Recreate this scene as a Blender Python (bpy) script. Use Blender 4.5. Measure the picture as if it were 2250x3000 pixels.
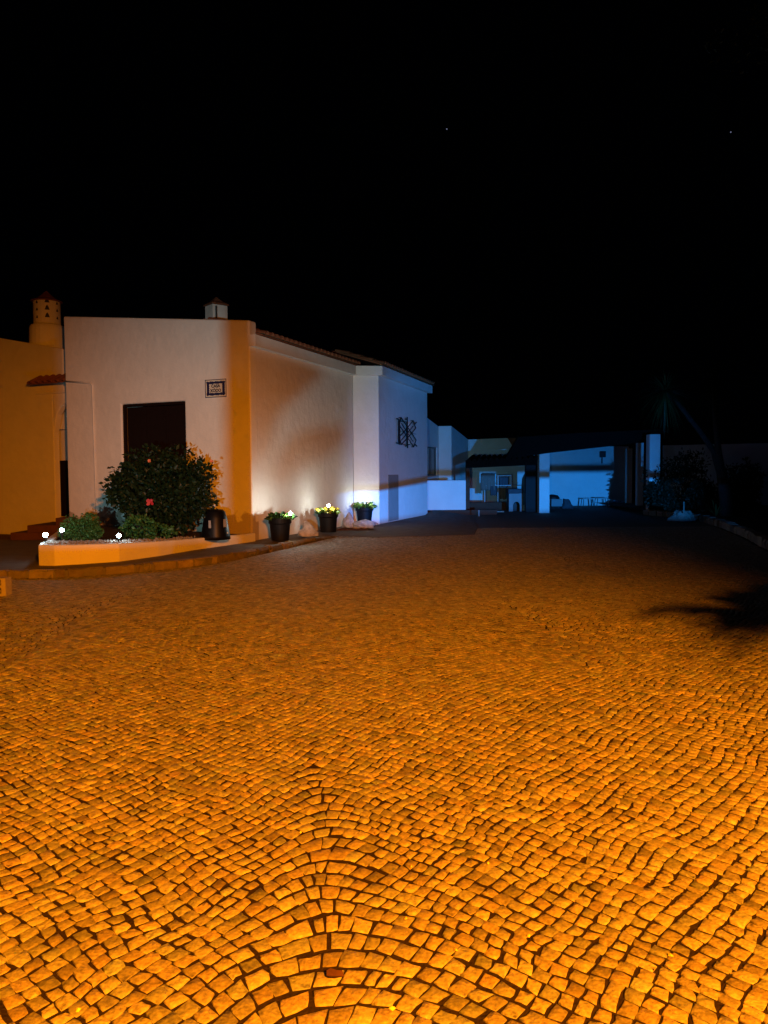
import bpy, bmesh, math, random
import numpy as np
from mathutils import Vector, Matrix
random.seed(7); rng = np.random.default_rng(7)
for o in list(bpy.data.objects): bpy.data.objects.remove(o)
scene = bpy.context.scene; C = scene.collection
R = math.radians

# ------------------------------------------------------------------ camera
CAM_H = 1.7; FOC = 2254.0; PITCH = 2.9; ROLL = -0.4
CAMROT = Matrix.Rotation(R(90-PITCH), 3, 'X') @ Matrix.Rotation(R(ROLL), 3, 'Z')
cam_d = bpy.data.cameras.new('camera'); cam = bpy.data.objects.new('camera', cam_d); C.objects.link(cam)
cam.matrix_world = Matrix.Translation((0, 0, CAM_H)) @ CAMROT.to_4x4()
cam_d.sensor_fit = 'VERTICAL'; cam_d.sensor_height = 36; cam_d.lens = FOC/3000*36
cam_d.clip_start = .05; cam_d.clip_end = 3000
scene.camera = cam
scene.view_settings.view_transform = 'Standard'; scene.view_settings.look = 'None'
scene.view_settings.exposure = 0; scene.view_settings.gamma = 1
# ------------------------------------------------------------------ night sky
w = bpy.data.worlds.new('World'); scene.world = w; w.use_nodes = True
bg = w.node_tree.nodes['Background']; bg.inputs[0].default_value = (.25, .4, 1, 1); bg.inputs[1].default_value = .0002
# ------------------------------------------------------------------ off-frame lamps of the place
LAMP = Vector((2.2, -3.0, 4.4)); LAMP_AIM = LAMP+Vector((-.42, .91, -.60)); LAMP_W = 13400; LAMP_CONE = 80
FLOOD = Vector((-1.0, -2.0, 1.25)); FLOOD_AIM = Vector((-3.2, 30, 1.6)); FLOOD_W = 4100; FLOOD_CONE = 40
def spot(name, loc, aim, watt, col, cone, blend, rad):
    l = bpy.data.lights.new(name, 'SPOT'); l.energy = watt; l.color = col; l.spot_size = R(cone); l.spot_blend = blend
    l.shadow_soft_size = rad
    o = bpy.data.objects.new(name, l); C.objects.link(o); o.location = loc
    o.rotation_euler = (aim-loc).to_track_quat('-Z', 'Y').to_euler(); return o
spot('sodium_light', LAMP, LAMP_AIM, LAMP_W, (1.0, .255, .004), LAMP_CONE, .7, .16)
spot('led_light', FLOOD, FLOOD_AIM, FLOOD_W, (.42, .90, 1.0), FLOOD_CONE, 1.0, .004)
FLOOD2 = Vector((7.6, 7.5, .6)); FLOOD2_AIM = FLOOD2+Vector((-.17, 1, .01))
spot('led_light', FLOOD2, FLOOD2_AIM, 26000, (.02, .28, 1.0), 45, .5, .004)

# ------------------------------------------------------------------ helpers
def ray(px, py): return CAMROT @ Vector(((px-1125)/FOC, -(py-1500)/FOC, -1))
CO = Vector((0, 0, CAM_H))
def G(px, py, z=0.0):
    d = ray(px, py); return CO + d*((z-CAM_H)/d.z)
def P(px, py, Y):
    d = ray(px, py); return CO + d*(Y/d.y)
class Wall:
    def __init__(s, a, b):
        s.a = Vector((a[0], a[1], 0)); v = Vector((b[0], b[1], 0))-s.a; s.L = v.length; s.d = v/s.L
        s.n = Vector((s.d.y, -s.d.x, 0))
        if s.n.dot(Vector((0, 0, 0))-s.a) < 0: s.n = -s.n
    def pt(s, u, z, off=0): p = s.a+s.d*u+s.n*off; return Vector((p.x, p.y, z))
    def uz(s, px, py, off=0):
        d = ray(px, py); a = s.a+s.n*off; t = (a-CO).dot(s.n)/d.dot(s.n); p = CO+d*t
        return (Vector((p.x, p.y, 0))-a).dot(s.d), p.z

def mat(name, col, rough=.8, noise=0, nscale=8, bump=0, bscale=40, metal=0, emit=None, estr=0, spec=.5, tone=False, col2=None, coat=0):
    m = bpy.data.materials.new(name); m.use_nodes = True; nt = m.node_tree; N = nt.nodes; Lk = nt.links
    b = N['Principled BSDF']; b.inputs['Roughness'].default_value = rough; b.inputs['Metallic'].default_value = metal
    b.inputs['Specular IOR Level'].default_value = spec; b.inputs['Coat Weight'].default_value = coat
    b.inputs['Base Color'].default_value = (*col, 1)
    tc = N.new('ShaderNodeTexCoord')
    geo = N.new('ShaderNodeNewGeometry')
    last = None
    if noise or col2:
        n = N.new('ShaderNodeTexNoise'); n.inputs['Scale'].default_value = nscale; n.inputs['Detail'].default_value = 6
        n.inputs['Roughness'].default_value = .65
        Lk.new(geo.outputs['Position'], n.inputs['Vector'])
        r = N.new('ShaderNodeValToRGB'); r.color_ramp.elements[0].position = .3; r.color_ramp.elements[1].position = .72
        c2 = col2 if col2 else tuple(c*(1-noise) for c in col)
        r.color_ramp.elements[0].color = (*c2, 1); r.color_ramp.elements[1].color = (*col, 1)
        Lk.new(n.outputs['Fac'], r.inputs['Fac']); last = r.outputs['Color']
    if tone:
        at = N.new('ShaderNodeAttribute'); at.attribute_name = 'tone'
        mx = N.new('ShaderNodeMix'); mx.data_type = 'RGBA'; mx.blend_type = 'MULTIPLY'; mx.inputs[0].default_value = 1
        if last: Lk.new(last, mx.inputs[6])
        else: mx.inputs[6].default_value = (*col, 1)
        Lk.new(at.outputs['Color'], mx.inputs[7]); last = mx.outputs[2]
    if last: Lk.new(last, b.inputs['Base Color'])
    if bump:
        n2 = N.new('ShaderNodeTexNoise'); n2.inputs['Scale'].default_value = bscale; n2.inputs['Detail'].default_value = 5
        Lk.new(geo.outputs['Position'], n2.inputs['Vector'])
        bp = N.new('ShaderNodeBump'); bp.inputs['Strength'].default_value = min(bump, 1); bp.inputs['Distance'].default_value = .01*max(1, bump)
        Lk.new(n2.outputs['Fac'], bp.inputs['Height']); Lk.new(bp.outputs['Normal'], b.inputs['Normal'])
    if emit:
        b.inputs['Emission Color'].default_value = (*emit, 1); b.inputs['Emission Strength'].default_value = estr
    return m
def leafmat(name, c1, c2, rough=.45):
    m = mat(name, c1, rough, col2=c2, nscale=9, spec=.2)
    b = m.node_tree.nodes['Principled BSDF']
    try: b.inputs['Subsurface Weight'].default_value = 0
    except Exception: pass
    return m
M = {}
M['stucco'] = mat('stucco', (.80, .775, .73), .92, noise=.10, nscale=1.6, bump=.55, bscale=55, spec=.2)
M['stucco_damp'] = mat('stucco_damp', (.80, .775, .73), .92, noise=.10, nscale=1.6, bump=.55, bscale=55, spec=.2)
def trowel(m):
    nt = m.node_tree; N = nt.nodes; Lk = nt.links; b = N['Principled BSDF']; geo = N.new('ShaderNodeNewGeometry')
    n = N.new('ShaderNodeTexNoise'); n.inputs['Scale'].default_value = 4.5; n.inputs['Detail'].default_value = 3; Lk.new(geo.outputs['Position'], n.inputs['Vector'])
    bp = N.new('ShaderNodeBump'); bp.inputs['Strength'].default_value = .5; bp.inputs['Distance'].default_value = .035
    Lk.new(n.outputs['Fac'], bp.inputs['Height'])
    old = b.inputs['Normal'].links[0].from_node; Lk.new(bp.outputs['Normal'], old.inputs['Normal'])
trowel(M['stucco']); trowel(M['stucco_damp'])
def damp(m):
    nt = m.node_tree; N = nt.nodes; Lk = nt.links; b = N['Principled BSDF']; src = b.inputs['Base Color'].links[0].from_socket
    geo = N.new('ShaderNodeNewGeometry'); sp = N.new('ShaderNodeSeparateXYZ'); Lk.new(geo.outputs['Position'], sp.inputs[0])
    n = N.new('ShaderNodeTexNoise'); n.inputs['Scale'].default_value = 3.2; n.inputs['Detail'].default_value = 5; Lk.new(geo.outputs['Position'], n.inputs['Vector'])
    a = N.new('ShaderNodeMath'); a.operation = 'MULTIPLY_ADD'; a.inputs[1].default_value = -1.15; a.inputs[2].default_value = .83; Lk.new(sp.outputs['Z'], a.inputs[0])
    c = N.new('ShaderNodeMath'); c.operation = 'ADD'; Lk.new(a.outputs[0], c.inputs[0]); Lk.new(n.outputs['Fac'], c.inputs[1])
    r = N.new('ShaderNodeValToRGB'); r.color_ramp.elements[0].position = .5; r.color_ramp.elements[1].position = .58; Lk.new(c.outputs[0], r.inputs['Fac'])
    mx = N.new('ShaderNodeMix'); mx.data_type = 'RGBA'; mx.inputs[7].default_value = (.42, .36, .29, 1); Lk.new(r.outputs['Color'], mx.inputs[0]); Lk.new(src, mx.inputs[6]); Lk.new(mx.outputs[2], b.inputs['Base Color'])
damp(M['stucco_damp'])
M['cobble'] = mat('cobble', (.40, .375, .33), .72, noise=.62, nscale=48, bump=.6, bscale=80, spec=.3, tone=True)
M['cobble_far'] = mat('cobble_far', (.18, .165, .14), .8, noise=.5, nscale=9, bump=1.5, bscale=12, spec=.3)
M['joint'] = mat('joint', (.030, .021, .013), .95, noise=.4, nscale=25, bump=1, bscale=90, spec=.1)
M['soil'] = mat('soil', (.07, .05, .035), .95, noise=.5, nscale=14, bump=1, bscale=40, spec=.1)
M['ground'] = mat('ground', (.06, .05, .035), .95, noise=.5, nscale=3, bump=1, bscale=8, spec=.1)
M['kerb'] = mat('kerb', (.26, .22, .17), .85, noise=.4, nscale=9, bump=1, bscale=30, spec=.25, tone=True)
M['concrete'] = mat('concrete', (.19, .17, .145), .9, noise=.4, nscale=4, bump=.8, bscale=35, spec=.2)
M['tile'] = mat('tile', (.30, .11, .055), .85, noise=.5, nscale=7, bump=.6, bscale=40, spec=.2)
M['darktile'] = mat('darktile', (.007, .005, .004), .9, noise=.4, nscale=7, bump=.6, bscale=30, spec=.1)
M['wood'] = mat('wood', (.012, .005, .004), .6, noise=.4, nscale=12, spec=.2)
M['step'] = mat('step', (.12, .05, .03), .8, noise=.35, nscale=6, bump=.5, bscale=30, spec=.2)
M['iron'] = mat('iron', (.012, .012, .013), .5, metal=.3, spec=.4)
M['alu'] = mat('alu', (.06, .09, .09), .45, spec=.5)
M['glass'] = mat('glass', (.05, .08, .085), .12, spec=.6)
M['curtain'] = mat('curtain', (.75, .78, .75), .8)
M['grey'] = mat('grey', (.30, .29, .28), .6, noise=.15, nscale=3, spec=.3)
M['pot'] = mat('pot', (.006, .006, .007), .6, noise=.3, nscale=10, spec=.2)
M['blackgloss'] = mat('blackgloss', (.004, .004, .005), .42, spec=.2)
M['rock'] = mat('rock', (.62, .57, .52), .9, noise=.45, nscale=14, bump=1, bscale=30, spec=.2)
M['pebble'] = mat('pebble', (.30, .26, .22), .9, noise=.4, nscale=30, spec=.2)
M['kerb_dark'] = mat('kerb_dark', (.12, .11, .095), .9, noise=.5, nscale=9, bump=1, bscale=20, spec=.1)
M['cement'] = mat('cement', (.45, .40, .34), .9, noise=.25, nscale=18, bump=.8, bscale=60, spec=.2)
M['leaf'] = leafmat('leaf', (.015, .030, .008), (.005, .011, .004))
M['leafb'] = leafmat('leafb', (.05, .13, .03), (.02, .06, .014))
M['leaflime'] = leafmat('leaflime', (.16, .26, .04), (.05, .11, .02))
M['yellow'] = mat('yellow', (.62, .50, .05), .7)
M['red'] = mat('red', (.34, .004, .004), .6)
M['bud'] = mat('bud', (.5, .12, .04), .6)
M['darkleaf'] = leafmat('darkleaf', (.010, .020, .008), (.004, .008, .004), .6)
M['frond'] = leafmat('frond', (.035, .055, .015), (.012, .022, .006))
M['bark'] = mat('bark', (.035, .032, .028), .95, noise=.5, nscale=9, bump=1, bscale=18, spec=.1)
M['bulb'] = mat('bulb', (.8, .8, .8), .4, emit=(.62, .88, 1.0), estr=95)
M['bulbfar'] = mat('bulbfar', (.8, .8, .8), .4, emit=(.92, 1.0, .95), estr=270)
M['bulbpot'] = mat('bulbpot', (.8, .8, .8), .4, emit=(.92, 1.0, .92), estr=700)
M['black'] = mat('black', (.01, .01, .01), .6)
M['tile_white'] = mat('tile_white', (.74, .68, .55), .35, noise=.1, nscale=30)
M['tile_blue'] = mat('tile_blue', (.025, .025, .10), .35, noise=.4, nscale=60)
M['ink'] = mat('ink', (.03, .02, .04), .5)
M['cloth1'] = mat('cloth1', (.20, .17, .14), .95, noise=.3, nscale=8)
M['cloth2'] = mat('cloth2', (.08, .08, .09), .95, noise=.3, nscale=8)
M['tarp'] = mat('tarp', (.16, .30, .40), .7, noise=.4, nscale=6)
M['plastic'] = mat('plastic', (.55, .57, .56), .5)
M['sodium'] = mat('sodium', (.8, .6, .3), .4, emit=(1, .4, .03), estr=3)
M['star'] = mat('star', (1, 1, 1), .5, emit=(.55, .6, 1), estr=.22)
M['dry'] = mat('dry', (.07, .022, .012), .9, noise=.4, nscale=30)
M['petal'] = mat('petal', (.75, .6, .12), .7)

def mesh_obj(name, verts, faces, m, parent=None, smooth=False):
    me = bpy.data.meshes.new(name); me.from_pydata([tuple(v) for v in verts], [], faces); me.update()
    if smooth: me.polygons.foreach_set('use_smooth', [True]*len(me.polygons))
    o = bpy.data.objects.new(name, me); me.materials.append(M[m] if isinstance(m, str) else m); C.objects.link(o)
    if parent: o.parent = parent
    return o
def fix_normals(o):
    bm = bmesh.new(); bm.from_mesh(o.data); bmesh.ops.recalc_face_normals(bm, faces=bm.faces); bm.to_mesh(o.data); bm.free(); return o
def bevel(o, wd, seg=2, ang=40):
    b = o.modifiers.new('bevel', 'BEVEL'); b.width = wd; b.segments = seg; b.limit_method = 'ANGLE'; b.angle_limit = R(ang); return o
def tag(o, label, cat, group=None):
    o['label'] = label; o['category'] = cat
    if group: o['group'] = group
    return o
def struct(o, kind='structure'): o['kind'] = kind; return o
def thing(name, loc, label, cat, group=None):
    o = bpy.data.objects.new(name, None); C.objects.link(o); o.location = loc; o.empty_display_size = .1
    bpy.context.view_layer.update() if False else None
    return tag(o, label, cat, group)
def put(o, parent):                      # o was built in world coordinates; keep it there under parent (parents are unrotated)
    o.parent = parent
    t = Vector((0, 0, 0)); p = parent
    while p: t += p.location; p = p.parent
    o.location = o.location - t
    return o
class MB:
    def __init__(s): s.v = []; s.f = []
    def add(s, vs, fs):
        n = len(s.v); s.v += [Vector(v) for v in vs]; s.f += [tuple(i+n for i in f) for f in fs]
    def box(s, c, sx, sy, sz, rz=0, rx=0):
        m = Matrix.Rotation(rz, 3, 'Z') @ Matrix.Rotation(rx, 3, 'X'); c = Vector(c)
        vs = [c+m @ Vector((x*sx/2, y*sy/2, z*sz/2)) for z in (-1, 1) for y in (-1, 1) for x in (-1, 1)]
        s.add(vs, [(0, 2, 3, 1), (4, 5, 7, 6), (0, 1, 5, 4), (2, 6, 7, 3), (0, 4, 6, 2), (1, 3, 7, 5)])
    def hexa(s, b, t):                    # bottom 4 / top 4 corners
        s.add(list(b)+list(t), [(3, 2, 1, 0), (4, 5, 6, 7), (0, 1, 5, 4), (1, 2, 6, 5), (2, 3, 7, 6), (3, 0, 4, 7)])
    def wbox(s, W, u0, u1, z0, z1, o0, o1):
        s.hexa([W.pt(u0, z0, o0), W.pt(u1, z0, o0), W.pt(u1, z0, o1), W.pt(u0, z0, o1)],
               [W.pt(u0, z1, o0), W.pt(u1, z1, o0), W.pt(u1, z1, o1), W.pt(u0, z1, o1)])
    def tube(s, pts, rs, n=8, cap=True):
        pts = [Vector(p) for p in pts]; rs = rs if hasattr(rs, '__len__') else [rs]*len(pts); base = len(s.v); ref = None
        for i, p in enumerate(pts):
            d = (pts[min(i+1, len(pts)-1)]-pts[max(i-1, 0)]).normalized()
            if ref is None: ref = Vector((0, 0, 1)) if abs(d.z) < .9 else Vector((1, 0, 0))
            a = d.cross(ref).normalized(); b = d.cross(a)
            for k in range(n):
                t = 2*math.pi*k/n; s.v.append(p+(a*math.cos(t)+b*math.sin(t))*rs[i])
        for i in range(len(pts)-1):
            for k in range(n):
                s.f.append((base+i*n+k, base+i*n+(k+1) % n, base+(i+1)*n+(k+1) % n, base+(i+1)*n+k))
        if cap:
            s.f.append(tuple(base+k for k in range(n))[::-1]); s.f.append(tuple(base+(len(pts)-1)*n+k for k in range(n)))
    def lathe(s, c, prof, n=20, ph=0):
        c = Vector(c); base = len(s.v)
        for r, z in prof:
            for k in range(n):
                t = 2*math.pi*k/n+ph; s.v.append(c+Vector((r*math.cos(t), r*math.sin(t), z)))
        for i in range(len(prof)-1):
            for k in range(n):
                s.f.append((base+i*n+k, base+i*n+(k+1) % n, base+(i+1)*n+(k+1) % n, base+(i+1)*n+k))
        s.f.append(tuple(base+k for k in range(n))[::-1]); s.f.append(tuple(base+(len(prof)-1)*n+k for k in range(n)))
    def build(s, name, m, parent=None, smooth=False, fix=True, bev=0):
        o = mesh_obj(name, s.v, s.f, m, None, smooth)
        if fix: fix_normals(o)
        if parent: put(o, parent)
        if bev: bevel(o, bev)
        return o
def slab(name, W, pieces, thick, m, parent, off=0, bev=.02):
    """pieces: (u0, zlo0, zhi0, u1, zlo1, zhi1) cells of a wall face; extruded inwards"""
    bm = bmesh.new(); D = {}
    def V(u, z):
        k = (round(u, 4), round(z, 4))
        if k not in D: D[k] = bm.verts.new(W.pt(u, z, off))
        return D[k]
    fs = []
    for (u0, a0, b0, u1, a1, b1) in pieces:
        vs = [V(u0, a0), V(u1, a1), V(u1, b1), V(u0, b0)]; uq = []
        for v in vs:
            if v not in uq: uq.append(v)
        if len(uq) > 2: fs.append(bm.faces.new(uq))
    r = bmesh.ops.extrude_face_region(bm, geom=fs)
    nv = [g for g in r['geom'] if isinstance(g, bmesh.types.BMVert)]
    bmesh.ops.translate(bm, verts=nv, vec=-W.n*thick)
    bmesh.ops.recalc_face_normals(bm, faces=bm.faces)
    me = bpy.data.meshes.new(name); bm.to_mesh(me); bm.free(); me.materials.append(M[m])
    o = bpy.data.objects.new(name, me); C.objects.link(o)
    if parent: put(o, parent)
    if bev: bevel(o, bev, 3)
    return o
def wallcells(L, top, zb, holes):
    """cells for a wall 0..L, top(u), with rectangular holes (u0,u1,z0,z1)"""
    us = sorted({0, L, *[h[0] for h in holes], *[h[1] for h in holes]}); cells = []
    zs = sorted({*[h[2] for h in holes], *[h[3] for h in holes]})
    for a, b in zip(us[:-1], us[1:]):
        lv = [zb]+zs; 
        for i in range(len(lv)):
            lo = lv[i]; top_cell = i == len(lv)-1
            if not top_cell:
                hi = lv[i+1]
                if hi <= lo or any(h[0] <= a+1e-6 and h[1] >= b-1e-6 and h[2] <= lo+1e-6 and h[3] >= hi-1e-6 for h in holes): continue
                cells.append((a, lo, hi, b, lo, hi))
            else: cells.append((a, lo, top(a), b, lo, top(b)))
    return cells
def leaf_cloud(pts, size, outward=None, aspect=2.0, fold=.25, seed=1):
    """one folded diamond leaf (2 tris... 4 verts) at each point"""
    g = np.random.default_rng(seed); n = len(pts); pts = np.asarray(pts, float)
    d = g.normal(size=(n, 3)); d[:, 2] += .1
    if outward is not None: d = d*.75+outward
    d /= np.linalg.norm(d, axis=1)[:, None]
    up = g.normal(size=(n, 3)); s = np.cross(d, up); s /= np.linalg.norm(s, axis=1)[:, None]; nn = np.cross(s, d)
    sz = size*g.uniform(.6, 1.35, n)[:, None]; wd = sz/aspect
    a = pts; tip = pts+d*sz; l = pts+d*sz*.45+s*wd*.5+nn*wd*fold; r = pts+d*sz*.45-s*wd*.5+nn*wd*fold
    V = np.stack([a, l, tip, r], 1).reshape(-1, 3)
    i = np.arange(n)*4; F = np.concatenate([np.stack([i, i+1, i+2], 1), np.stack([i, i+2, i+3], 1)])
    return V, F
def np_mesh(name, V, F, m, parent=None, tone=None, flat=True):
    V = np.asarray(V, np.float32); F = np.asarray(F, np.int32); k = F.shape[1]
    me = bpy.data.meshes.new(name); me.vertices.add(len(V)); me.vertices.foreach_set('co', V.ravel())
    me.loops.add(F.size); me.loops.foreach_set('vertex_index', F.ravel())
    me.polygons.add(len(F)); me.polygons.foreach_set('loop_start', np.arange(0, F.size, k, dtype=np.int32))
    me.update(calc_edges=True)
    if tone is not None:
        at = me.attributes.new('tone', 'FLOAT_COLOR', 'POINT'); at.data.foreach_set('color', np.asarray(tone, np.float32).ravel())
    me.materials.append(M[m]); o = bpy.data.objects.new(name, me); C.objects.link(o)
    if parent: put(o, parent)
    return o
def blob_points(n, blobs, g, shell=.55):
    """points in a union of ellipsoids (centre, radii), denser towards the surface, noisy outline"""
    vol = np.array([b[1][0]*b[1][1]*b[1][2] for b in blobs]); idx = g.choice(len(blobs), n, p=vol/vol.sum())
    d = g.normal(size=(n, 3)); d /= np.linalg.norm(d, axis=1)[:, None]
    r = (shell+(1-shell)*g.uniform(0, 1, n)**.6)*(1+.16*np.sin(d[:, 0]*7+idx)*np.cos(d[:, 2]*6+idx*2)+.06*g.normal(size=n))
    c = np.array([b[0] for b in blobs])[idx]; R_ = np.array([b[1] for b in blobs])[idx]
    return c+d*r[:, None]*R_, d

# ------------------------------------------------------------------ reference lines of the place
ZP = .14
AB = G(740, 1583, ZP); BC = G(1037, 1536, ZP); CD = G(1112, 1535, ZP); DE = G(1253, 1507, ZP)
wB = Wall(AB, BC); wC = Wall(BC, CD); wD = Wall(CD, DE)
AL = P(201, 1500, AB.y*1.13)
wA = Wall(AL, AB)
EAVE = 4.66

# ------------------------------------------------------------------ ground and cobbles
o = mesh_obj('ground', [(-400, -300, -.06), (400, -300, -.06), (400, 700, -.06), (-400, 700, -.06)], [(0, 1, 2, 3)], 'ground'); struct(o)
KERB_PX = [(-350, 1700), (-150, 1698), (0, 1695), (150, 1693), (273, 1687), (407, 1675), (466, 1670), (600, 1655), (719, 1635), (854, 1604), (940, 1583), (1000, 1570)]
KB = [G(x, y, 0) for x, y in KERB_PX]
APRON = [G(1100, 1575), G(1250, 1572), G(1390, 1568), G(1400, 1545), G(1385, 1512)]
RK_PX = [(1975, 1517), (2050, 1527), (2120, 1549), (2180, 1574), (2250, 1611)]
RKB = [G(x, y, 0) for x, y in RK_PX]; RKB = [RKB[0]+Vector((-.4, 2.2, 0))]+RKB+[Vector((7.4, 13, 0)), Vector((6.6, 9.5, 0)), Vector((5.6, 6, 0)), Vector((5.2, 1.5, 0)), Vector((5.2, -8, 0))]
court = mesh_obj('cobbled_courtyard', [(-14, -9, -.0042), (24, -9, -.0042), (24, 60, -.0042), (-14, 60, -.0042)], [(0, 1, 2, 3)], 'joint'); struct(court)
def interp_x(poly, y): # x as function of y (poly sorted by y descending or ascending)
    p = sorted([(q.y, q.x) for q in poly]); return np.interp(y, [a for a, b in p], [b for a, b in p])
kx = np.array([q.x for q in KB]+[q.x for q in APRON[:3]]); ky = np.array([q.y for q in KB]+[q.y for q in APRON[:3]])
def y_kerb(x): return np.interp(x, kx, ky, left=ky[0], right=60)
def arcs():
    # setts laid as a 45 degree lattice, with rounded arches of stones where the courses turn
    HP = .088; NW = 29; W = NW*HP; ang0 = R(-6); CELL = HP/math.sqrt(2); S45 = W/2*math.sqrt(2); out = []
    ca, sa = math.cos(ang0), math.sin(ang0)
    xs = np.linspace(-W/2-.2, W/2+.2, 2001)
    def cfun(si, y):
        if si == 0: return .38*(1-(y-1.9)/2.7) if y < 4.6 else .42*math.exp(-((y-15)/1.6)**2)
        if si == -1: return .42*math.exp(-((y-9.3)/1.7)**2)
        if si == 1: return .40*math.exp(-((y-8.3)/1.3)**2)
        return .4*math.exp(-((y-12-si)/1.6)**2)
    r2 = 1/math.sqrt(2)
    for si in range(-8, 9):
        xc = si*W-.02
        for k in range(int(.9/HP), int(27.5/HP)):
            yk = k*HP
            if abs(xc) > yk*.62+3.4: continue
            c = cfun(si, yk)
            if c < .035:
                for sg, a, b in ((1, -S45+CELL/2, CELL/2), (-1, CELL/2, S45+CELL/2)):
                    m = int(round((b-a)/CELL)); e = a+(b-a)*np.arange(m+1)/m; e[1:-1] += rng.normal(0, .006, m-1)
                    px = xc+e*r2; py = yk+sg*e*r2; nx, ny = -sg*r2, r2
                    for t in range(m):
                        h = CELL/2
                        out.append(((px[t]-nx*h, py[t]-ny*h), (px[t+1]-nx*h, py[t+1]-ny*h), (px[t+1]+nx*h, py[t+1]+ny*h), (px[t]+nx*h, py[t]+ny*h)))
                continue
            fx = -np.sqrt(xs**2+c*c); dfx = xs/fx
            sx = np.concatenate([[0], np.cumsum(np.hypot(np.diff(xs), np.diff(fx)))]); sx -= np.interp(0, xs, sx); S = np.interp(W/2, xs, sx)
            s0 = -S+CELL/2; s1 = S+CELL/2; ws = []; sm = s0; ce = c*1.5
            while sm < s1-.03:
                f = min(1, max(0, (abs(sm)-ce*.5)/ce)); wv = (1-f)*rng.uniform(.050, .094)+f*CELL*rng.uniform(.94, 1.06); ws.append(wv); sm += wv
            ws = np.array(ws); ws = ws*(s1-s0)/ws.sum()
            sb = np.concatenate([[s0], s0+np.cumsum(ws)]); X = np.interp(sb, sx, xs); Yc = np.interp(X, xs, fx); D = np.interp(X, xs, dfx); L = np.sqrt(1+D*D)
            nx = -D/L; hh = HP/L/2
            lo = np.stack([xc+X-nx*hh, yk-HP/2+np.interp(X-nx*hh, xs, fx)], 1); hi = np.stack([xc+X+nx*hh, yk+HP/2+np.interp(X+nx*hh, xs, fx)], 1)
            for a in range(len(ws)): out.append((lo[a], lo[a+1], hi[a+1], hi[a]))
    Q = np.array(out)
    # shrink for joints, corner jitter, wavy clamp at the valley between two arcs
    c = Q.mean(1, keepdims=True); e = Q-c; ln = np.linalg.norm(e, axis=2, keepdims=True)
    Q = c+e*(1-(.0056)*rng.uniform(.6, 1.7, (len(Q), 1, 1))/ln)+rng.normal(0, .0044, Q.shape)
    # large-scale waviness and heading of the strips
    X = Q[..., 0].copy(); Y = Q[..., 1].copy()
    X += .10*np.sin(Y*.7+X*.3)+.05*np.sin(Y*1.7+1); Y += .12*np.sin(X*.8+Y*.23)+.05*np.sin(X*1.9)
    X += .014*np.sin(Y*7.3+X*4.1)+.008*np.sin(X*13+Y*5); Y += .014*np.sin(X*8.1-Y*3.7+1)+.009*np.sin(Y*11+X*6)
    Q[..., 0] = ca*X-sa*(-Y)*-1 if False else X*ca+Y*sa; Q[..., 1] = -X*sa+Y*ca
    x0, y0, x1, y1 = [Q[:, i % 4, j] for i in (0, 1) for j in (0, 1)]
    area = .5*np.abs(sum(Q[:, i, 0]*Q[:, (i+1) % 4, 1]-Q[:, (i+1) % 4, 0]*Q[:, i, 1] for i in range(4)))
    Q = Q[area > .0007]
    cc = Q.mean(1)
    rx = interp_x(RKB, cc[:, 1])
    inside = (cc[:, 1] < y_kerb(cc[:, 0])-.06) & (cc[:, 0] < rx-.1) & (np.abs(cc[:, 0]) < cc[:, 1]*.56+1.7) & (cc[:, 1] > 1.0)
    # keep clear of house walls
    far = cc[:, 1] < 23.5
    return Q[inside & far]
Q = arcs()
cc = Q.mean(1)
vis = (np.abs(cc[:, 0]) < cc[:, 1]*.499-.02) & (cc[:, 1] > 2.45)
order = np.argsort(np.where(vis, cc[:, 1], 1e6)); near = np.zeros(len(Q), bool); near[order[:300]] = True
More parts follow.
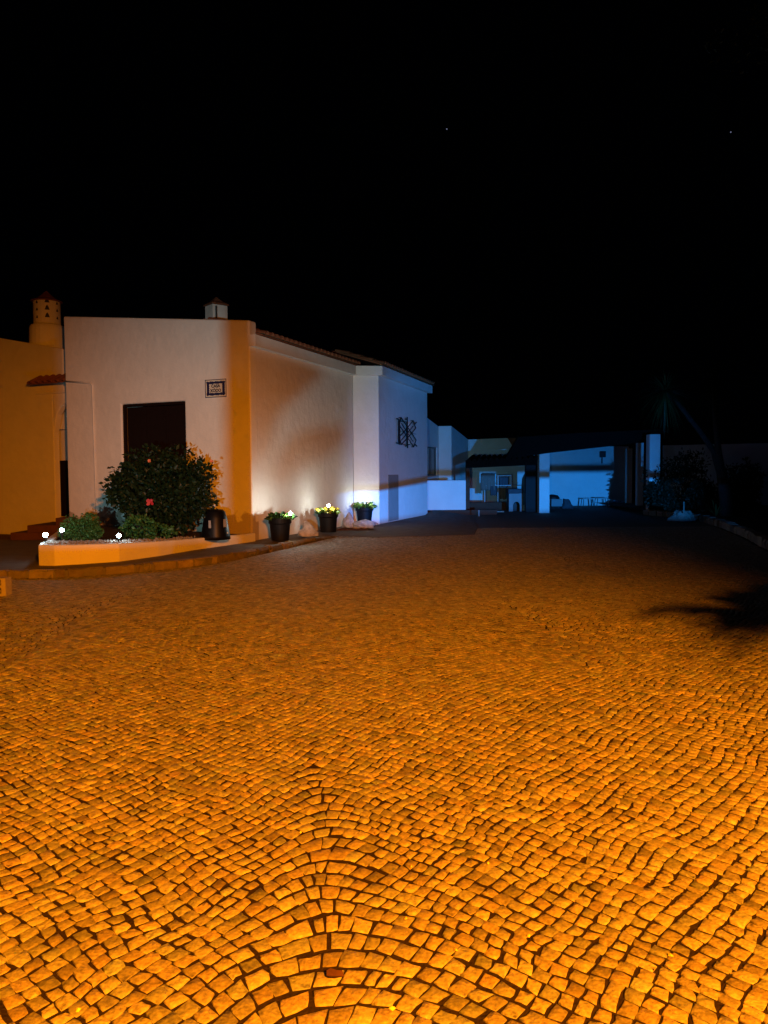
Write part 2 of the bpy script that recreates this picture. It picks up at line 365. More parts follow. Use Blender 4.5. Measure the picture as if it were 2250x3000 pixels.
def stones(Q, detail):
    n = len(Q); ctr = Q.mean(1, keepdims=True); g = rng
    h = np.abs(g.normal(0, .0014, n)); tilt = g.normal(0, .013, (n, 2))
    def lift(P2, z):
        zz = z[:, None]+((P2-ctr)*tilt[:, None, :]).sum(2)+h[:, None]; return np.concatenate([P2, zz[..., None]], 2)
    if detail:
        mid = (Q+np.roll(Q, -1, 1))/2+g.normal(0, .0028, Q.shape)
        Ck = ctr+(Q-ctr)*g.uniform(.94, 1.02, (n, 4, 1))
        ring = np.stack([Ck[:, 0], mid[:, 0], Ck[:, 1], mid[:, 1], Ck[:, 2], mid[:, 2], Ck[:, 3], mid[:, 3]], 1)
        z0 = np.full(n, -.03)
        b = np.concatenate([ring, np.full((n, 8, 1), -.03)], 2)
        t1 = lift(ctr+(ring-ctr)*1.0, np.full(n, -.0018))
        t2 = lift(ctr+(ring-ctr)*g.uniform(.86, .95, (n, 8, 1)), np.full(n, .0)); t2[..., 2] += g.normal(0, .0016, (n, 8))
        t3 = lift(ctr, np.full(n, .0015)); t3[..., 2] += g.normal(0, .0022, (n, 1))
        V = np.concatenate([b, t1, t2, t3], 1); m = 25; F = []
        for k in range(8):
            k2 = (k+1) % 8; F += [(k, k2, 8+k2), (k, 8+k2, 8+k), (8+k, 8+k2, 16+k2), (8+k, 16+k2, 16+k), (16+k, 16+k2, 24)]
    else:
        b = np.concatenate([Q, np.full((n, 4, 1), -.03)], 2); t1 = lift(Q, np.full(n, -.0018)); t2 = lift(ctr+(Q-ctr)*.84, np.full(n, .001))
        V = np.concatenate([b, t1, t2], 1); m = 12; F = []
        for k in range(4):
            k2 = (k+1) % 4; F += [(k, k2, 4+k2), (k, 4+k2, 4+k), (4+k, 4+k2, 8+k2), (4+k, 8+k2, 8+k)]
        F += [(8, 9, 10), (8, 10, 11)]
    F = np.array(F); tv = np.clip(g.normal(1, .20, n), .5, 1.5); warm = g.normal(0, .07, n)
    T = np.stack([tv*(1+warm), tv, tv*(1-warm), np.ones(n)], 1); T = np.repeat(T[:, None, :], m, 1)
    return V, F, T
V, F, T = stones(Q[near], True)
for i in range(len(V)):
    c0 = V[i].mean(0)*[1, 1, 0]
    o = np_mesh('cobblestone', V[i]-c0, F, 'cobble', None, T[i]); o.location = c0; o.parent = court
def joined(mask, detail, name):
    V, F, T = stones(Q[mask], detail); n, m = V.shape[:2]
    FF = (F[None]+(np.arange(n)*m)[:, None, None]).reshape(-1, 3)
    o = np_mesh(name, V.reshape(-1, 3), FF, 'cobble', None, T.reshape(-1, 4)); o.parent = court; o['kind'] = 'stuff'; return n
n1 = joined(~near & (cc[:, 1] < 9), True, 'near_cobblestones')
n2 = joined(~near & (cc[:, 1] >= 9), False, 'far_cobblestones')
print('cobbles', len(Q), n1, n2)
# beyond the built stones the paving is a plain sheet
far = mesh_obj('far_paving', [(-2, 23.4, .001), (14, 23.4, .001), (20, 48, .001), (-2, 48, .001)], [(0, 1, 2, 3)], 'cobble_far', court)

# ------------------------------------------------------------------ raised pavement, kerb stones
front = KB+APRON
nK = len(KB)
zf = [ZP-.004]*(nK-4)+[.125, .09, .04, .016]+[.012]*len(APRON)
back = []
lw = [Vector((-16, 24, -.14)), Vector((-13, 24, -.14)), Vector((-10.5, 23.5, -.14)), Vector((-9.2, 22, -.1))]
back = lw+[wA.pt(wA.L*f, 0, -.1) for f in (.02, .15, .3, .55, .85)]+[wB.pt(.4, 0, -.1), wB.pt(wB.L*.5, 0, -.1), wB.pt(wB.L*.75, 0, -.1)]+[wC.pt(.2, 0, -.1), wD.pt(.3, 0, -.1), wD.pt(wD.L*.5, 0, -.1), wD.pt(wD.L-.2, 0, -.1), DE+Vector((.2, .4, 0))]
assert len(back) == len(front), (len(back), len(front))
V = []; F = []
SUB = 6
for i, (a, b) in enumerate(zip(front, back)):
    fi = Vector((a.x, a.y, zf[i]-.02)) if i < nK else Vector((a.x, a.y, zf[i]))
    V.append(Vector((fi.x, fi.y, -.05)))
    for k in range(SUB+1): V.append(fi.lerp(Vector((b.x, b.y, ZP+b.z)), k/SUB))
m = SUB+2
for i in range(len(front)-1):
    for k in range(m-1): F.append((i*m+k, (i+1)*m+k, (i+1)*m+k+1, i*m+k+1))
pav = fix_normals(mesh_obj('pavement', V, F, 'concrete')); struct(pav)
kerbroot = thing('stone_kerb', KB[4], 'low kerb of rough separate stones curving below the white planter', 'kerb')
pl = KB[:]; seg = []
dist = [0]
for a, b in zip(pl[:-1], pl[1:]): dist.append(dist[-1]+(b-a).length)
def along(pl, dist, s):
    i = max(0, min(len(dist)-2, int(np.searchsorted(dist, s))-1)); f = (s-dist[i])/(dist[i+1]-dist[i]); return pl[i].lerp(pl[i+1], f)
def kerb_run(pl, root, h0, hfun, s0, s1, wd, inward):
    dist = [0]
    for a, b in zip(pl[:-1], pl[1:]): dist.append(dist[-1]+(b-a).length)
    s = s0
    while s < min(s1, dist[-1]-.1):
        L = random.uniform(.30, .62) if random.random() > .25 else random.uniform(.12, .2)
        a = along(pl, dist, s); b = along(pl, dist, min(s+L-random.uniform(.015, .05), dist[-1])); d = (b-a); ln = d.length
        if ln < .05: s += L; continue
        d /= ln; n = Vector((-d.y, d.x, 0))*inward
        h = hfun((s+L/2)/dist[-1])+random.uniform(-.012, .008); bm = MB(); j = lambda: Vector((random.gauss(0, .008), random.gauss(0, .008), random.gauss(0, .006)))
        off = random.uniform(-.02, .015)
        q = [a+n*off, b+n*off, b+n*(wd), a+n*(wd)]
        mids = lambda z, k: [q[0].lerp(q[1], f)+n*k+Vector((0, 0, z)) for f in (0.02, .35, .7, .98)]
        rows = [[p+j() for p in mids(-.03, 0)], [p+j() for p in mids(h*.55, -.012)], [p+j() for p in mids(h-.015, .004)], [p+j() for p in mids(h, .03)], [p+j() for p in mids(h+.002, wd-.02)], [p+j() for p in mids(-.03, wd)]]
        vs = [p for r_ in rows for p in r_]; fs = []
        for r_ in range(5):
            for k in range(3): fs.append((r_*4+k, r_*4+k+1, r_*4+5+k, r_*4+4+k))
        fs.append((0, 4, 8, 12, 16, 20)); fs.append((23, 19, 15, 11, 7, 3))
        bm.add(vs, fs); o = bm.build('kerb_stone', 'kerb', root)
        tv = random.uniform(.6, 1.3); at = o.data.attributes.new('tone', 'FLOAT_COLOR', 'POINT'); at.data.foreach_set('color', [tv, tv*random.uniform(.9, 1), tv*random.uniform(.8, 1), 1]*len(o.data.vertices))
        s += L
kerb_run(pl, kerbroot, .14, lambda f: .14 if f < .72 else .14*(1-(f-.72)/.28)+.01, 0, 99, .16, 1)
rk = thing('border_kerb', RKB[4], 'rough low stone edging of the dark garden bed on the right', 'kerb')
kerb_run(RKB[:8], rk, .2, lambda f: .2, 0, 99, .25, 1)
bed = mesh_obj('garden_bed', [tuple(p+Vector((.1, 0, .16))) for p in RKB]+[(60, -8, .16), (60, 60, .16), (11.2, 60, .16)], [tuple(range(len(RKB)+3))], 'ground'); struct(bed)

# ------------------------------------------------------------------ white house
house = thing('white_house', AB, 'white stuccoed house with tiled eaves behind the flower pots', 'house')
# facade A with shuttered opening
u0, _ = wA.uz(358, 1300); u1, _ = wA.uz(543, 1300); zt = (wA.uz(357, 1186)[1]+wA.uz(542, 1173)[1])/2
zl = wA.uz(197, 925)[1]; zr = wA.uz(735, 937)[1]
# the parapet
slab('facade_wall', wA, wallcells(wA.L, lambda u: zl+(zr-zl)*u/wA.L, 0, [(u0, u1, .45, zt)]), .30, 'stucco_damp', house, bev=.04)
sh = thing('x', (0, 0, 0), 'x', 'x'); 
def part_empty(name, parent, loc):
    o = bpy.data.objects.new(name, None); C.objects.link(o); o.location = loc; put(o, parent); o.empty_display_size = .1; return o
bpy.data.objects.remove(sh)
b = MB(); t = .07
for (a_, b_, c_, d_) in ((u0, u1, zt-t, zt), (u0, u1, .45, .45+t), (u0, u0+t, .45+t, zt-t), (u1-t, u1, .45+t, zt-t)): b.wbox(wA, a_, b_, c_, d_, -.13, -.05)
shutter = b.build('shuttered_window', 'wood', house)
n = 3; wu = (u1-u0-2*t)/n
for i in range(n):
    b = MB(); a0 = u0+t+i*wu+.006; a1 = u0+t+(i+1)*wu-.006
    for (p, q, r_, s_) in ((a0, a0+.06, .53, zt-t-.01), (a1-.06, a1, .53, zt-t-.01), (a0+.06, a1-.06, zt-t-.10, zt-t-.01), (a0+.06, a1-.06, .53, .63), (a0+.06, a1-.06, 1.7, 1.8)): b.wbox(wA, p, q, r_, s_, -.17, -.135)
    b.wbox(wA, a0+.06, a1-.06, .63, 1.7, -.165, -.15); b.wbox(wA, a0+.06, a1-.06, 1.8, zt-t-.10, -.165, -.15)
    lf = b.build('shutter_leaf', 'wood'); lf.parent = shutter; lf.location = -house.location + house.location - Vector((0, 0, 0))
    lf.location = -(house.location+shutter.location)
# wall B, C, D
topB = 4.80
slab('side_wall', wB, [(.16, 0, topB, wB.L, 0, topB)], .3, 'stucco', house)
slab('chamfer_wall', wC, wallcells(wC.L, lambda u: topB+.004, 0, []), .3, 'stucco', house)
# grille window on D
gu0, gz1 = wD.uz(1166.5, 1228); _, gz0 = wD.uz(1180, 1303); gu1 = wD.uz(1200, 1260)[0]
slab('end_wall', wD, wallcells(wD.L, lambda u: topB+.008, 0, [(gu0, gu1, gz0, gz1)]), .3, 'stucco', house)
# end return of D going back
wR = Wall(DE, DE+Vector((-3.2, 1.3, 0)))
# cornice band round the eaves
def band(name, ws, z0, z1, off, m):
    pts = []
    b = MB()
    ring = []
    for W_ in ws: pass
    P3 = [ws[0].a]+[W_.a+W_.d*W_.L for W_ in ws]
    def offs(o_):
        out = []
        for i, p in enumerate(P3):
            if i == 0: q = p+ws[0].n*o_
            elif i == len(P3)-1: q = p+ws[-1].n*o_+ws[-1].d*max(0, o_)
            else:
                n_ = (ws[i-1].n+ws[i].n); n_ /= (1+ws[i-1].n.dot(ws[i].n)); q = p+n_*o_
            out.append(q)
        return out
    A = offs(off); Bk = offs(-.1)
    for i in range(len(P3)-1):
        z = lambda p, h: Vector((p.x, p.y, h))
        b.hexa([z(A[i], z0), z(A[i+1], z0), z(Bk[i+1], z0), z(Bk[i], z0)], [z(A[i], z1), z(A[i+1], z1), z(Bk[i+1], z1), z(Bk[i], z1)])
    return b.build(name, m, house), A
band('cornice', [wB, wC, wD], EAVE, EAVE+.27, .16, 'stucco')
# roof slopes of barrel tiles
SL = R(17); TP = .235; TL = .46; ROWS = 4
def tile_mesh():
    n = 6; V = []; F = []
    for yy, r_, zz in ((0, .105, .03), (TL, .085, .0)):
        for k in range(n+1):
            t = math.pi*k/n; V.append((r_*math.cos(t), yy, r_*.75*math.sin(t)+zz))
        for k in range(n+1):
            t = math.pi*k/n; V.append(((r_-.016)*math.cos(t), yy, (r_-.016)*.75*math.sin(t)+zz-.004))
    m_ = 2*(n+1)
    for k in range(n):
        F += [(k, k+1, m_+k+1, m_+k), (n+1+k, m_+n+1+k, m_+n+2+k, n+2+k), (k, n+1+k, n+2+k, k+1)]
    return V, F
tv, tf = tile_mesh(); tme = bpy.data.meshes.new('roof_tile'); tme.from_pydata(tv, [], tf); tme.materials.append(M['tile']); tme.update()
for W_, ua, ub in ((wB, .25, wB.L+.15), (wD, -.25, wD.L+.25)):
    e0 = W_.pt(ua, EAVE+.275, .20); e1 = W_.pt(ub, EAVE+.275, .20); run = ROWS*(TL-.06)+.1
    inn = -W_.n*math.cos(SL)*run+Vector((0, 0, math.sin(SL)*run))
    b = MB(); b.hexa([e0, e1, e1+inn, e0+inn], [e0+Vector((0, 0, .03)), e1+Vector((0, 0, .03)), e1+inn+Vector((0, 0, .03)), e0+inn+Vector((0, 0, .03))])
    rf = b.build('roof', 'tile', house)
    nn = int((ub-ua)/TP); rot = Matrix((W_.d, (-W_.n*math.cos(SL)+Vector((0, 0, math.sin(SL)))), Vector((0, 0, 0)))).transposed()
    yv = (-W_.n*math.cos(SL)+Vector((0, 0, math.sin(SL)))); zv = W_.d.cross(yv); 
    if zv.z < 0: zv = -zv; 
    xv = yv.cross(zv)
    mt = Matrix((xv, yv, zv)).transposed()
    for r_ in range(ROWS):
        for k in range(nn):
            p = e0+W_.d*(TP*(k+.5))+yv*(r_*(TL-.06)-.04)+zv*(.03+.004*r_)
            o = bpy.data.objects.new('roof_tile', tme); C.objects.link(o); o.parent = rf
            jr = Matrix.Rotation(random.gauss(0, .02), 3, 'Z')
            loc = p-(house.location+rf.location)+Vector((random.gauss(0, .005), random.gauss(0, .005), 0))
            o.matrix_local = Matrix.Translation(loc) @ (mt @ jr).to_4x4()
# square chimney behind the parapet
cpos = P(634, 930, 21.3); b = MB(); hw = .235; zc = P(634, 897, 21.3).z
b.box((cpos.x, cpos.y, zc-1.2), hw*1.9, hw*1.9, 2.4, R(40))
ch = b.build('chimney', 'stucco', house, bev=.01)
b = MB(); b.lathe((cpos.x, cpos.y, zc), [(hw*1.55, 0), (hw*1.5, .04), (hw*.75, .12), (.02, .24)], 4, R(85)); c2 = b.build('chimney_cap', 'tile'); c2.parent = ch; c2.location = -(house.location+ch.location)
b = MB(); nn_ = Vector((-cpos.x, -cpos.y, 0)).normalized(); b.box((cpos.x+nn_.x*.318, cpos.y+nn_.y*.318, zc-.3), .05, .03, .5, math.atan2(nn_.y, nn_.x)+R(90)); c3 = b.build('smoke_slot', 'black'); c3.parent = ch; c3.location = -(house.location+ch.location)
# conduit on facade A
cu0, cz0 = wA.uz(197, 1117); cu1, cz1 = wA.uz(272, 1122); _, czb = wA.uz(284, 1512)
pts = [wA.pt(.02, cz0, .02), wA.pt(cu1-.1, cz1, .02)]+[wA.pt(cu1-.1+.1*math.sin(a), cz1-.1+.1*math.cos(a), .02) for a in (.4, .8, 1.2)]+[wA.pt(cu1, cz1-.12, .02), wA.pt(cu1+.03, .4, .02)]
b = MB(); b.tube(pts, .022, 8); b.build('conduit', 'stucco', house, smooth=True)
# grey meter door on D
mu0, mz1 = wD.uz(1136, 1391); mu1, _ = wD.uz(1166, 1395)
b = MB(); b.wbox(wD, mu0, mu1, .16, mz1, -.02, .012); md = b.build('meter_door', 'grey', house, bev=.004)
b = MB(); b.wbox(wD, mu0+.02, mu1-.02, .2, mz1-.03, .0, .02); b2 = b.build('door_panel', 'grey'); b2.parent = md; b2.location = -(house.location+md.location)
# small window behind the grille
b = MB(); fw = .035
for (a_, b_, c_, d_) in ((gu0, gu1, gz1-fw, gz1), (gu0, gu1, gz0, gz0+fw), (gu0, gu0+fw, gz0+fw, gz1-fw), (gu1-fw, gu1, gz0+fw, gz1-fw)): b.wbox(wD, a_, b_, c_, d_, -.16, -.10)
win = b.build('window', 'alu', house)
gm = (gu0+gu1)/2+.05
b = MB(); b.wbox(wD, gu0+fw, gm, gz0+fw, gz1-fw, -.15, -.14); p1 = b.build('pane', 'glass'); p1.parent = win; p1.location = -(house.location+win.location)
b = MB(); b.wbox(wD, gm, gu1-fw, gz0+fw, gz1-fw, -.14, -.13); p1 = b.build('curtained_pane', 'curtain'); p1.parent = win; p1.location = -(house.location+win.location)
# wrought iron grille: pixel tracing of the ironwork on the plane 9 cm before the wall
def gp(x, y):
    u, z = wD.uz(1140+x/16.59, 1200+y/16.59, .09); return wD.pt(u, z, .09)
b = MB(); rb = .020
def bars(pts, r=rb, closed=False):
    q = [gp(*p) for p in pts]
    if closed: q.append(q[0])
    for a_, c_ in zip(q[:-1], q[1:]):
        e = (c_-a_).normalized()*r*.6; b.tube([a_-e, c_+e], r, 6)
bars([(580, 390), (1110, 1170), (1310, 1480), (1190, 1810), (720, 1090), (470, 730)], closed=True)
bars([(1165, 540), (700, 1100), (480, 1330), (600, 1690), (1110, 1130), (1290, 900)], closed=True)
bars([(600, 680), (1160, 1540)], .017); bars([(1160, 810), (600, 1480)], .017)
bars([(880, 380), (895, 1850)], .024); bars([(450, 1030), (1310, 1190)], .008)
bars([(450, 480), (450, 1650)], .018)
for p in ([(380, 440), (500, 500)], [(800, 460), (880, 470)], [(1250, 700), (1320, 620)], [(370, 1620), (480, 1660)], [(800, 1770), (890, 1760)], [(890, 1700), (980, 1700)], [(1250, 1680), (1340, 1770)]): bars(p, .022)
gr = b.build('iron_grille', 'iron')
b = MB()
for p in ((580, 390), (1190, 1810), (1165, 540), (600, 1690)):
    q = gp(*p); b.tube([q, q-wD.n*.10], .012, 6)
pin = b.build('wall_pin', 'iron')
gr_root = thing('window_grille', gp(880, 1100), 'black wrought iron window grille of crossed elongated rings on the lilac wall', 'grille')
put(gr, gr_root); put(pin, gr_root)

# ------------------------------------------------------------------ tiled name plaque
su0, sz1 = wA.uz(602, 1115); su1, sz0 = wA.uz(665, 1161)
szc = (sz0+sz1)/2; sh_ = (wA.uz(633, 1111)[1]-wA.uz(633, 1164)[1])/2; suc = (su0+su1)/2; sw = (su1-su0)/2
pq = thing('name_plaque', wA.pt(suc, szc, 0), 'blue and cream glazed tile house plaque reading CASA XÓDO', 'sign')
b = MB(); b.wbox(wA, suc-sw, suc+sw, szc-sh_, szc+sh_, .0, .018); b.build('tile_panel', 'tile_white', pq)
b = MB(); e = .016
for (a_, b_, c_, d_) in ((suc-sw, suc+sw, szc+sh_-e, szc+sh_), (suc-sw, suc+sw, szc-sh_, szc-sh_+e), (suc-sw, suc-sw+e, szc-sh_+e, szc+sh_-e), (suc+sw-e, suc+sw, szc-sh_+e, szc+sh_-e)): b.wbox(wA, a_, b_, c_, d_, .017, .021)
b.build('edge_line', 'tile_blue', pq)
b = MB(); bw = sw*.30; inner_w = sw-.05; inner_h = sh_-.05
def scroll(cx, cz, ru, rz):
    n_ = 10; c0 = len(b.v); b.v.append(wA.pt(cx, cz, .0215))
    for k in range(n_):
        t = 2*math.pi*k/n_; f = 1+.25*math.sin(3*t+cx*40); b.v.append(wA.pt(cx+ru*f*math.cos(t), cz+rz*f*math.sin(t), .0205))
    for k in range(n_): b.f.append((c0, c0+1+k, c0+1+(k+1) % n_))
for s_ in (-1, 1):
    for k in range(7): scroll(suc-inner_w+.03+(2*inner_w-.06)*k/6, szc+s_*(inner_h-.028), .05, .034)
    for k in range(5): scroll(suc+s_*(inner_w-.032), szc-inner_h+.06+(2*inner_h-.12)*k/4, .038, .05)
b.build('scroll_border', 'tile_blue', pq, fix=False)
def text_mesh(body, size, W_, u, z, off, m, name, parent, bold=0):
    cu = bpy.data.curves.new(name, 'FONT'); cu.body = body; cu.size = size; cu.align_x = 'CENTER'; cu.align_y = 'CENTER'; cu.extrude = .001; cu.offset = bold
    to = bpy.data.objects.new('t', cu); C.objects.link(to); dg = bpy.context.evaluated_depsgraph_get(); dg.update()
    me = bpy.data.meshes.new_from_object(to.evaluated_get(dg)); bpy.data.objects.remove(to)
    me.materials.clear(); me.materials.append(M[m]); o = bpy.data.objects.new(name, me); C.objects.link(o)
    q = Matrix((W_.d, Vector((0, 0, 1)), W_.n)).transposed()
    o.parent = parent; o.matrix_local = Matrix.Translation(W_.pt(u, z, off)-parent.location) @ q.to_4x4()
    return o
text_mesh('CASA', .10, wA, suc, szc+.052, .0205, 'ink', 'lettering', pq, .0045); text_mesh('XÓDO', .10, wA, suc, szc-.055, .0205, 'ink', 'lettering', pq, .0045)

# ------------------------------------------------------------------ left wing with arch, steps and lattice chimney
dA = wA.d
Lp = P(160, 1400, 21.3); wL = Wall(Lp-dA*6, Lp+dA*3)
left = thing('arched_annex', wL.pt(5, 0), 'orange lit white annex with arched porch, at the left edge', 'building')
uA, _ = wL.uz(157, 1268); zsp = wL.uz(157, 1268)[1]; r_ar = .98
uE, _ = wL.uz(187, 1050); zt0 = wL.uz(0, 990)[1]; uz0 = wL.uz(0, 990)[0]; u88, zt88 = wL.uz(88, 1005)
uch, zch = wL.uz(185, 1110)
topf = lambda u: zt88+(zt0-zt88)*(u88-u)/(u88-uz0)
zpor = wL.uz(150, 1125)[1]
cells = [(0, 0, topf(0), uA-.8, 0, topf(uA-.8)), (uA-.8, 0, topf(uA-.8), uA, 0, topf(uA))]
NA = 14
for i in range(NA):
    a0 = uA+2*r_ar*i/NA; a1 = uA+2*r_ar*(i+1)/NA
    za = lambda u: zsp+math.sqrt(max(0, r_ar**2-(u-uA-r_ar)**2))
    tp = (lambda u: topf(u)) if a1 <= uE+.07 else (lambda u: zpor)
    cells.append((a0, za(a0), tp(a0), a1, za(a1), tp(a1)))
cells.append((uA+2*r_ar, 0, zpor, wL.L, 0, zpor))
slab('front_wall', wL, cells, .2, 'stucco', left, bev=.03)
# inner porch wall with low dark door
wLi = Wall(wL.pt(0, 0, -.75), wL.pt(wL.L, 0, -.75))
du0 = wLi.uz(171, 1400)[0]; du1 = du0+.85; dz0 = wLi.uz(180, 1513)[1]; dz1 = wLi.uz(180, 1349)[1]
slab('porch_wall', wLi, wallcells(wLi.L, lambda u: zpor-.1, 0, [(du0, du1, dz0, dz1)]), .2, 'stucco', left, bev=0)
b = MB(); b.wbox(wL, 4.5, wL.L, zpor-.35, zpor-.25, -.75, -.2); b.build('porch_ceiling', 'stucco', left)
b = MB(); b.wbox(wLi, du0+.004, du1-.004, dz0, dz1-.004, -.09, -.05); 
for i in range(4): b.wbox(wLi, du0+.02+i*.21, du0+.21+i*.21, dz0+.02, dz1-.02, -.05, -.035)
b.build('door', 'wood', left)
# moulding and tile canopy
mu_, mz_ = wL.uz(108, 1157); b = MB(); b.wbox(wL, mu_, wL.L, mz_, mz_+.06, -.05, .05); b.build('moulding', 'stucco', left, bev=.012)
cu_, cz_ = wL.uz(88, 1128, .3); b = MB()
e0 = wL.pt(cu_, cz_, .34); e1 = wL.pt(wL.L, cz_, .34); k0 = wL.pt(cu_+.1, cz_+.22, 0); k1 = wL.pt(wL.L, cz_+.22, 0); dz = Vector((0, 0, .03))
b.hexa([e0, e1, k1, k0], [e0+dz, e1+dz, k1+dz, k0+dz]); can = b.build('tile_canopy', 'tile', left)
yv = (k0-e0); yv = (wL.pt(cu_, cz_+.22, 0)-e0).normalized(); zv = wL.d.cross(yv); zv = zv if zv.z > 0 else -zv; xv = yv.cross(zv); mtc = Matrix((xv, yv, zv)).transposed()
for k in range(int((wL.L-cu_)/TP)):
    o = bpy.data.objects.new('roof_tile', tme); C.objects.link(o); o.parent = can
    o.matrix_local = Matrix.Translation(e0+wL.d*(TP*(k+.5))+zv*.02-yv*.06-(left.location+can.location)) @ mtc.to_4x4()
# chimney: tapered shaft, pierced drum, conical cap
cc_ = P(140, 1000, 22.1); cc_.z = 0; zs = P(140, 953, cc_.y).z; ztop = P(137, 886, cc_.y).z; zap = P(135, 860, cc_.y).z
b = MB(); b.lathe((cc_.x, cc_.y, 0), [(.50, 3), (.50, zt88-.2), (.475, zs-.10), (.45, zs-.03), (.38, zs)], 24)
chl = b.build('chimney', 'stucco', left, smooth=False)
b = MB(); b.lathe((cc_.x, cc_.y, 0), [(.365, zs-.01), (.36, ztop)], 24); c2 = b.build('pierced_drum', 'stucco'); c2.parent = chl; c2.location = -(left.location+chl.location)
b = MB(); b.lathe((cc_.x, cc_.y, 0), [(.41, ztop), (.43, ztop+.02), (.26, ztop+.10), (.12, ztop+.22), (.02, zap+.07)], 24); c2 = b.build('chimney_cap', 'tile'); c2.parent = chl; c2.location = -(left.location+chl.location)
toc = math.atan2(-cc_.y, -cc_.x)
for i, zz in enumerate((.16, .37, .57)):
    for j_, s_ in ((-.80, .5), (0, 1), (.80, .5)):
        a = toc+j_+.02; ctr = Vector((cc_.x+.364*math.cos(a), cc_.y+.364*math.sin(a), zs+zz-(0.02 if j_ else 0))); dn = Vector((math.cos(a), math.sin(a), 0)); su = Vector((-dn.y, dn.x, 0))
        h = .115*s_+.02; wd = .06*s_+.005; q = [ctr-su*wd, ctr+su*wd, ctr+su*wd*.5+Vector((0, 0, h*.7)), ctr+Vector((0, 0, h)), ctr-su*wd*.5+Vector((0, 0, h*.7))]
        vs = [p+dn*.004 for p in q]+[p-dn*.03 for p in q]; fs = [(0, 1, 2, 3, 4)]+[(k, (k+1) % 5, 5+(k+1) % 5, 5+k) for k in range(5)]
        c3 = fix_normals(mesh_obj('smoke_hole', vs, fs, 'black')); c3.parent = chl; c3.location = -(left.location+chl.location)
# steps climbing to the porch
stp = thing('entrance_steps', P(100, 1570, 19.7), 'dark brown steps rising rightward to the arched porch', 'steps')
wS = Wall(P(-200, 1500, 19.7), P(199, 1500, 19.7))
ub = [wS.uz(x, 1550)[0] for x in (-200, 27, 75, 157, 198)]; zz = [wS.uz(60, y)[1] for y in (1583, 1561, 1540, 1519)]
for i in range(4):
    b = MB(); b.wbox(wS, ub[i]+(0 if i == 0 else .003), ub[4]+.0, (-.03 if i == 0 else zz[i-1]-.002), zz[i], -2.0, .02 if i == 0 else -.04*i); b.build('step', 'step', stp, bev=.01)

# ------------------------------------------------------------------ planter
PT = [(105, 1656, 1597), (160, 1656, 1597.5), (234, 1653, 1596), (350, 1645, 1592), (466, 1629, 1586), (582, 1610, 1577), (660, 1599, 1570.5), (717, 1591, 1566), (748, 1586, 1562)]
pb = [G(x, y, ZP-.02) for x, y, t_ in PT]; ptop = [P(x, t_, q.y).z for (x, y, t_), q in zip(PT, pb)]
pr = thing('curved_planter', pb[3], 'low white curved planter wall full of shrubs before the house', 'planter')
path = [(wA.pt(.1, 0, .02), ptop[0]), (pb[0].lerp(wA.pt(.1, 0, 0), .5), ptop[0]), (pb[0]+Vector((-.05, .25, 0)), ptop[0]), (pb[0]+Vector((.03, .06, 0)), ptop[0])]+list(zip(pb[1:], ptop[1:]))
n = len(path); th = .14; V = []; F = []
for i, (p, z) in enumerate(path):
    d = (path[min(i+1, n-1)][0]-path[max(i-1, 0)][0]); d.z = 0; d.normalize(); nn_ = Vector((-d.y, d.x, 0))
    a = Vector((p.x, p.y, 0)); q = a+nn_*th
    V += [Vector((a.x, a.y, ZP-.1)), Vector((a.x, a.y, z-.015)), Vector((a.x, a.y, z))+nn_*.02, Vector((q.x, q.y, z))-nn_*.02, Vector((q.x, q.y, z-.015)), Vector((q.x, q.y, ZP-.1))]
for i in range(n-1):
    for k in range(5): F.append((i*6+k, (i+1)*6+k, (i+1)*6+k+1, i*6+k+1))
F.append((0, 1, 2, 3, 4, 5)); F.append(tuple((n-1)*6+k for k in range(6))[::-1])
o = fix_normals(mesh_obj('planter_wall', V, F, 'stucco')); put(o, pr)
sv = [Vector((p.x, p.y, z-.05)) for p, z in path]; sv = [p.lerp(Vector((-5, 18.5, p.z)), .03) for p in sv]
sv += [wA.pt(wA.L-.02, ptop[-1]-.05, -.02)]; ctr = len(sv); sv.append(Vector((-5.6, 17.2, .42)))
o = fix_normals(mesh_obj('soil', sv, [(ctr, i, (i+1) % ctr) for i in range(ctr)], 'soil')); put(o, pr)
# pebbles over the soil by the rim
ico = []
bm_ = bmesh.new(); bmesh.ops.create_icosphere(bm_, subdivisions=1, radius=1); iv = np.array([v.co[:] for v in bm_.verts]); if_ = np.array([[v.index for v in f.verts] for f in bm_.faces]); bm_.free()
npb = 420; pv = []; 
for i in range(npb):
    f = rng.uniform(0, 1); k = rng.uniform(.15, .9)
    s_ = f*4.6; ii = int(s_); p0 = pb[ii].lerp(pb[ii+1], s_-ii); zz0 = ptop[ii]+(ptop[ii+1]-ptop[ii])*(s_-ii); z = zz0-.012
    r = rng.uniform(.015, .045)
    pv.append(iv*rng.uniform(.6, 1.1, 3)*r*(1+.2*rng.normal(size=iv.shape))+[p0.x+.05*k, p0.y+.18+k*.75, z])
pv = np.array(pv); FF = (if_[None]+(np.arange(npb)*len(iv))[:, None, None]).reshape(-1, 3)
o = np_mesh('pebbles', pv.reshape(-1, 3), FF, 'pebble', pr); o['kind'] = 'stuff'

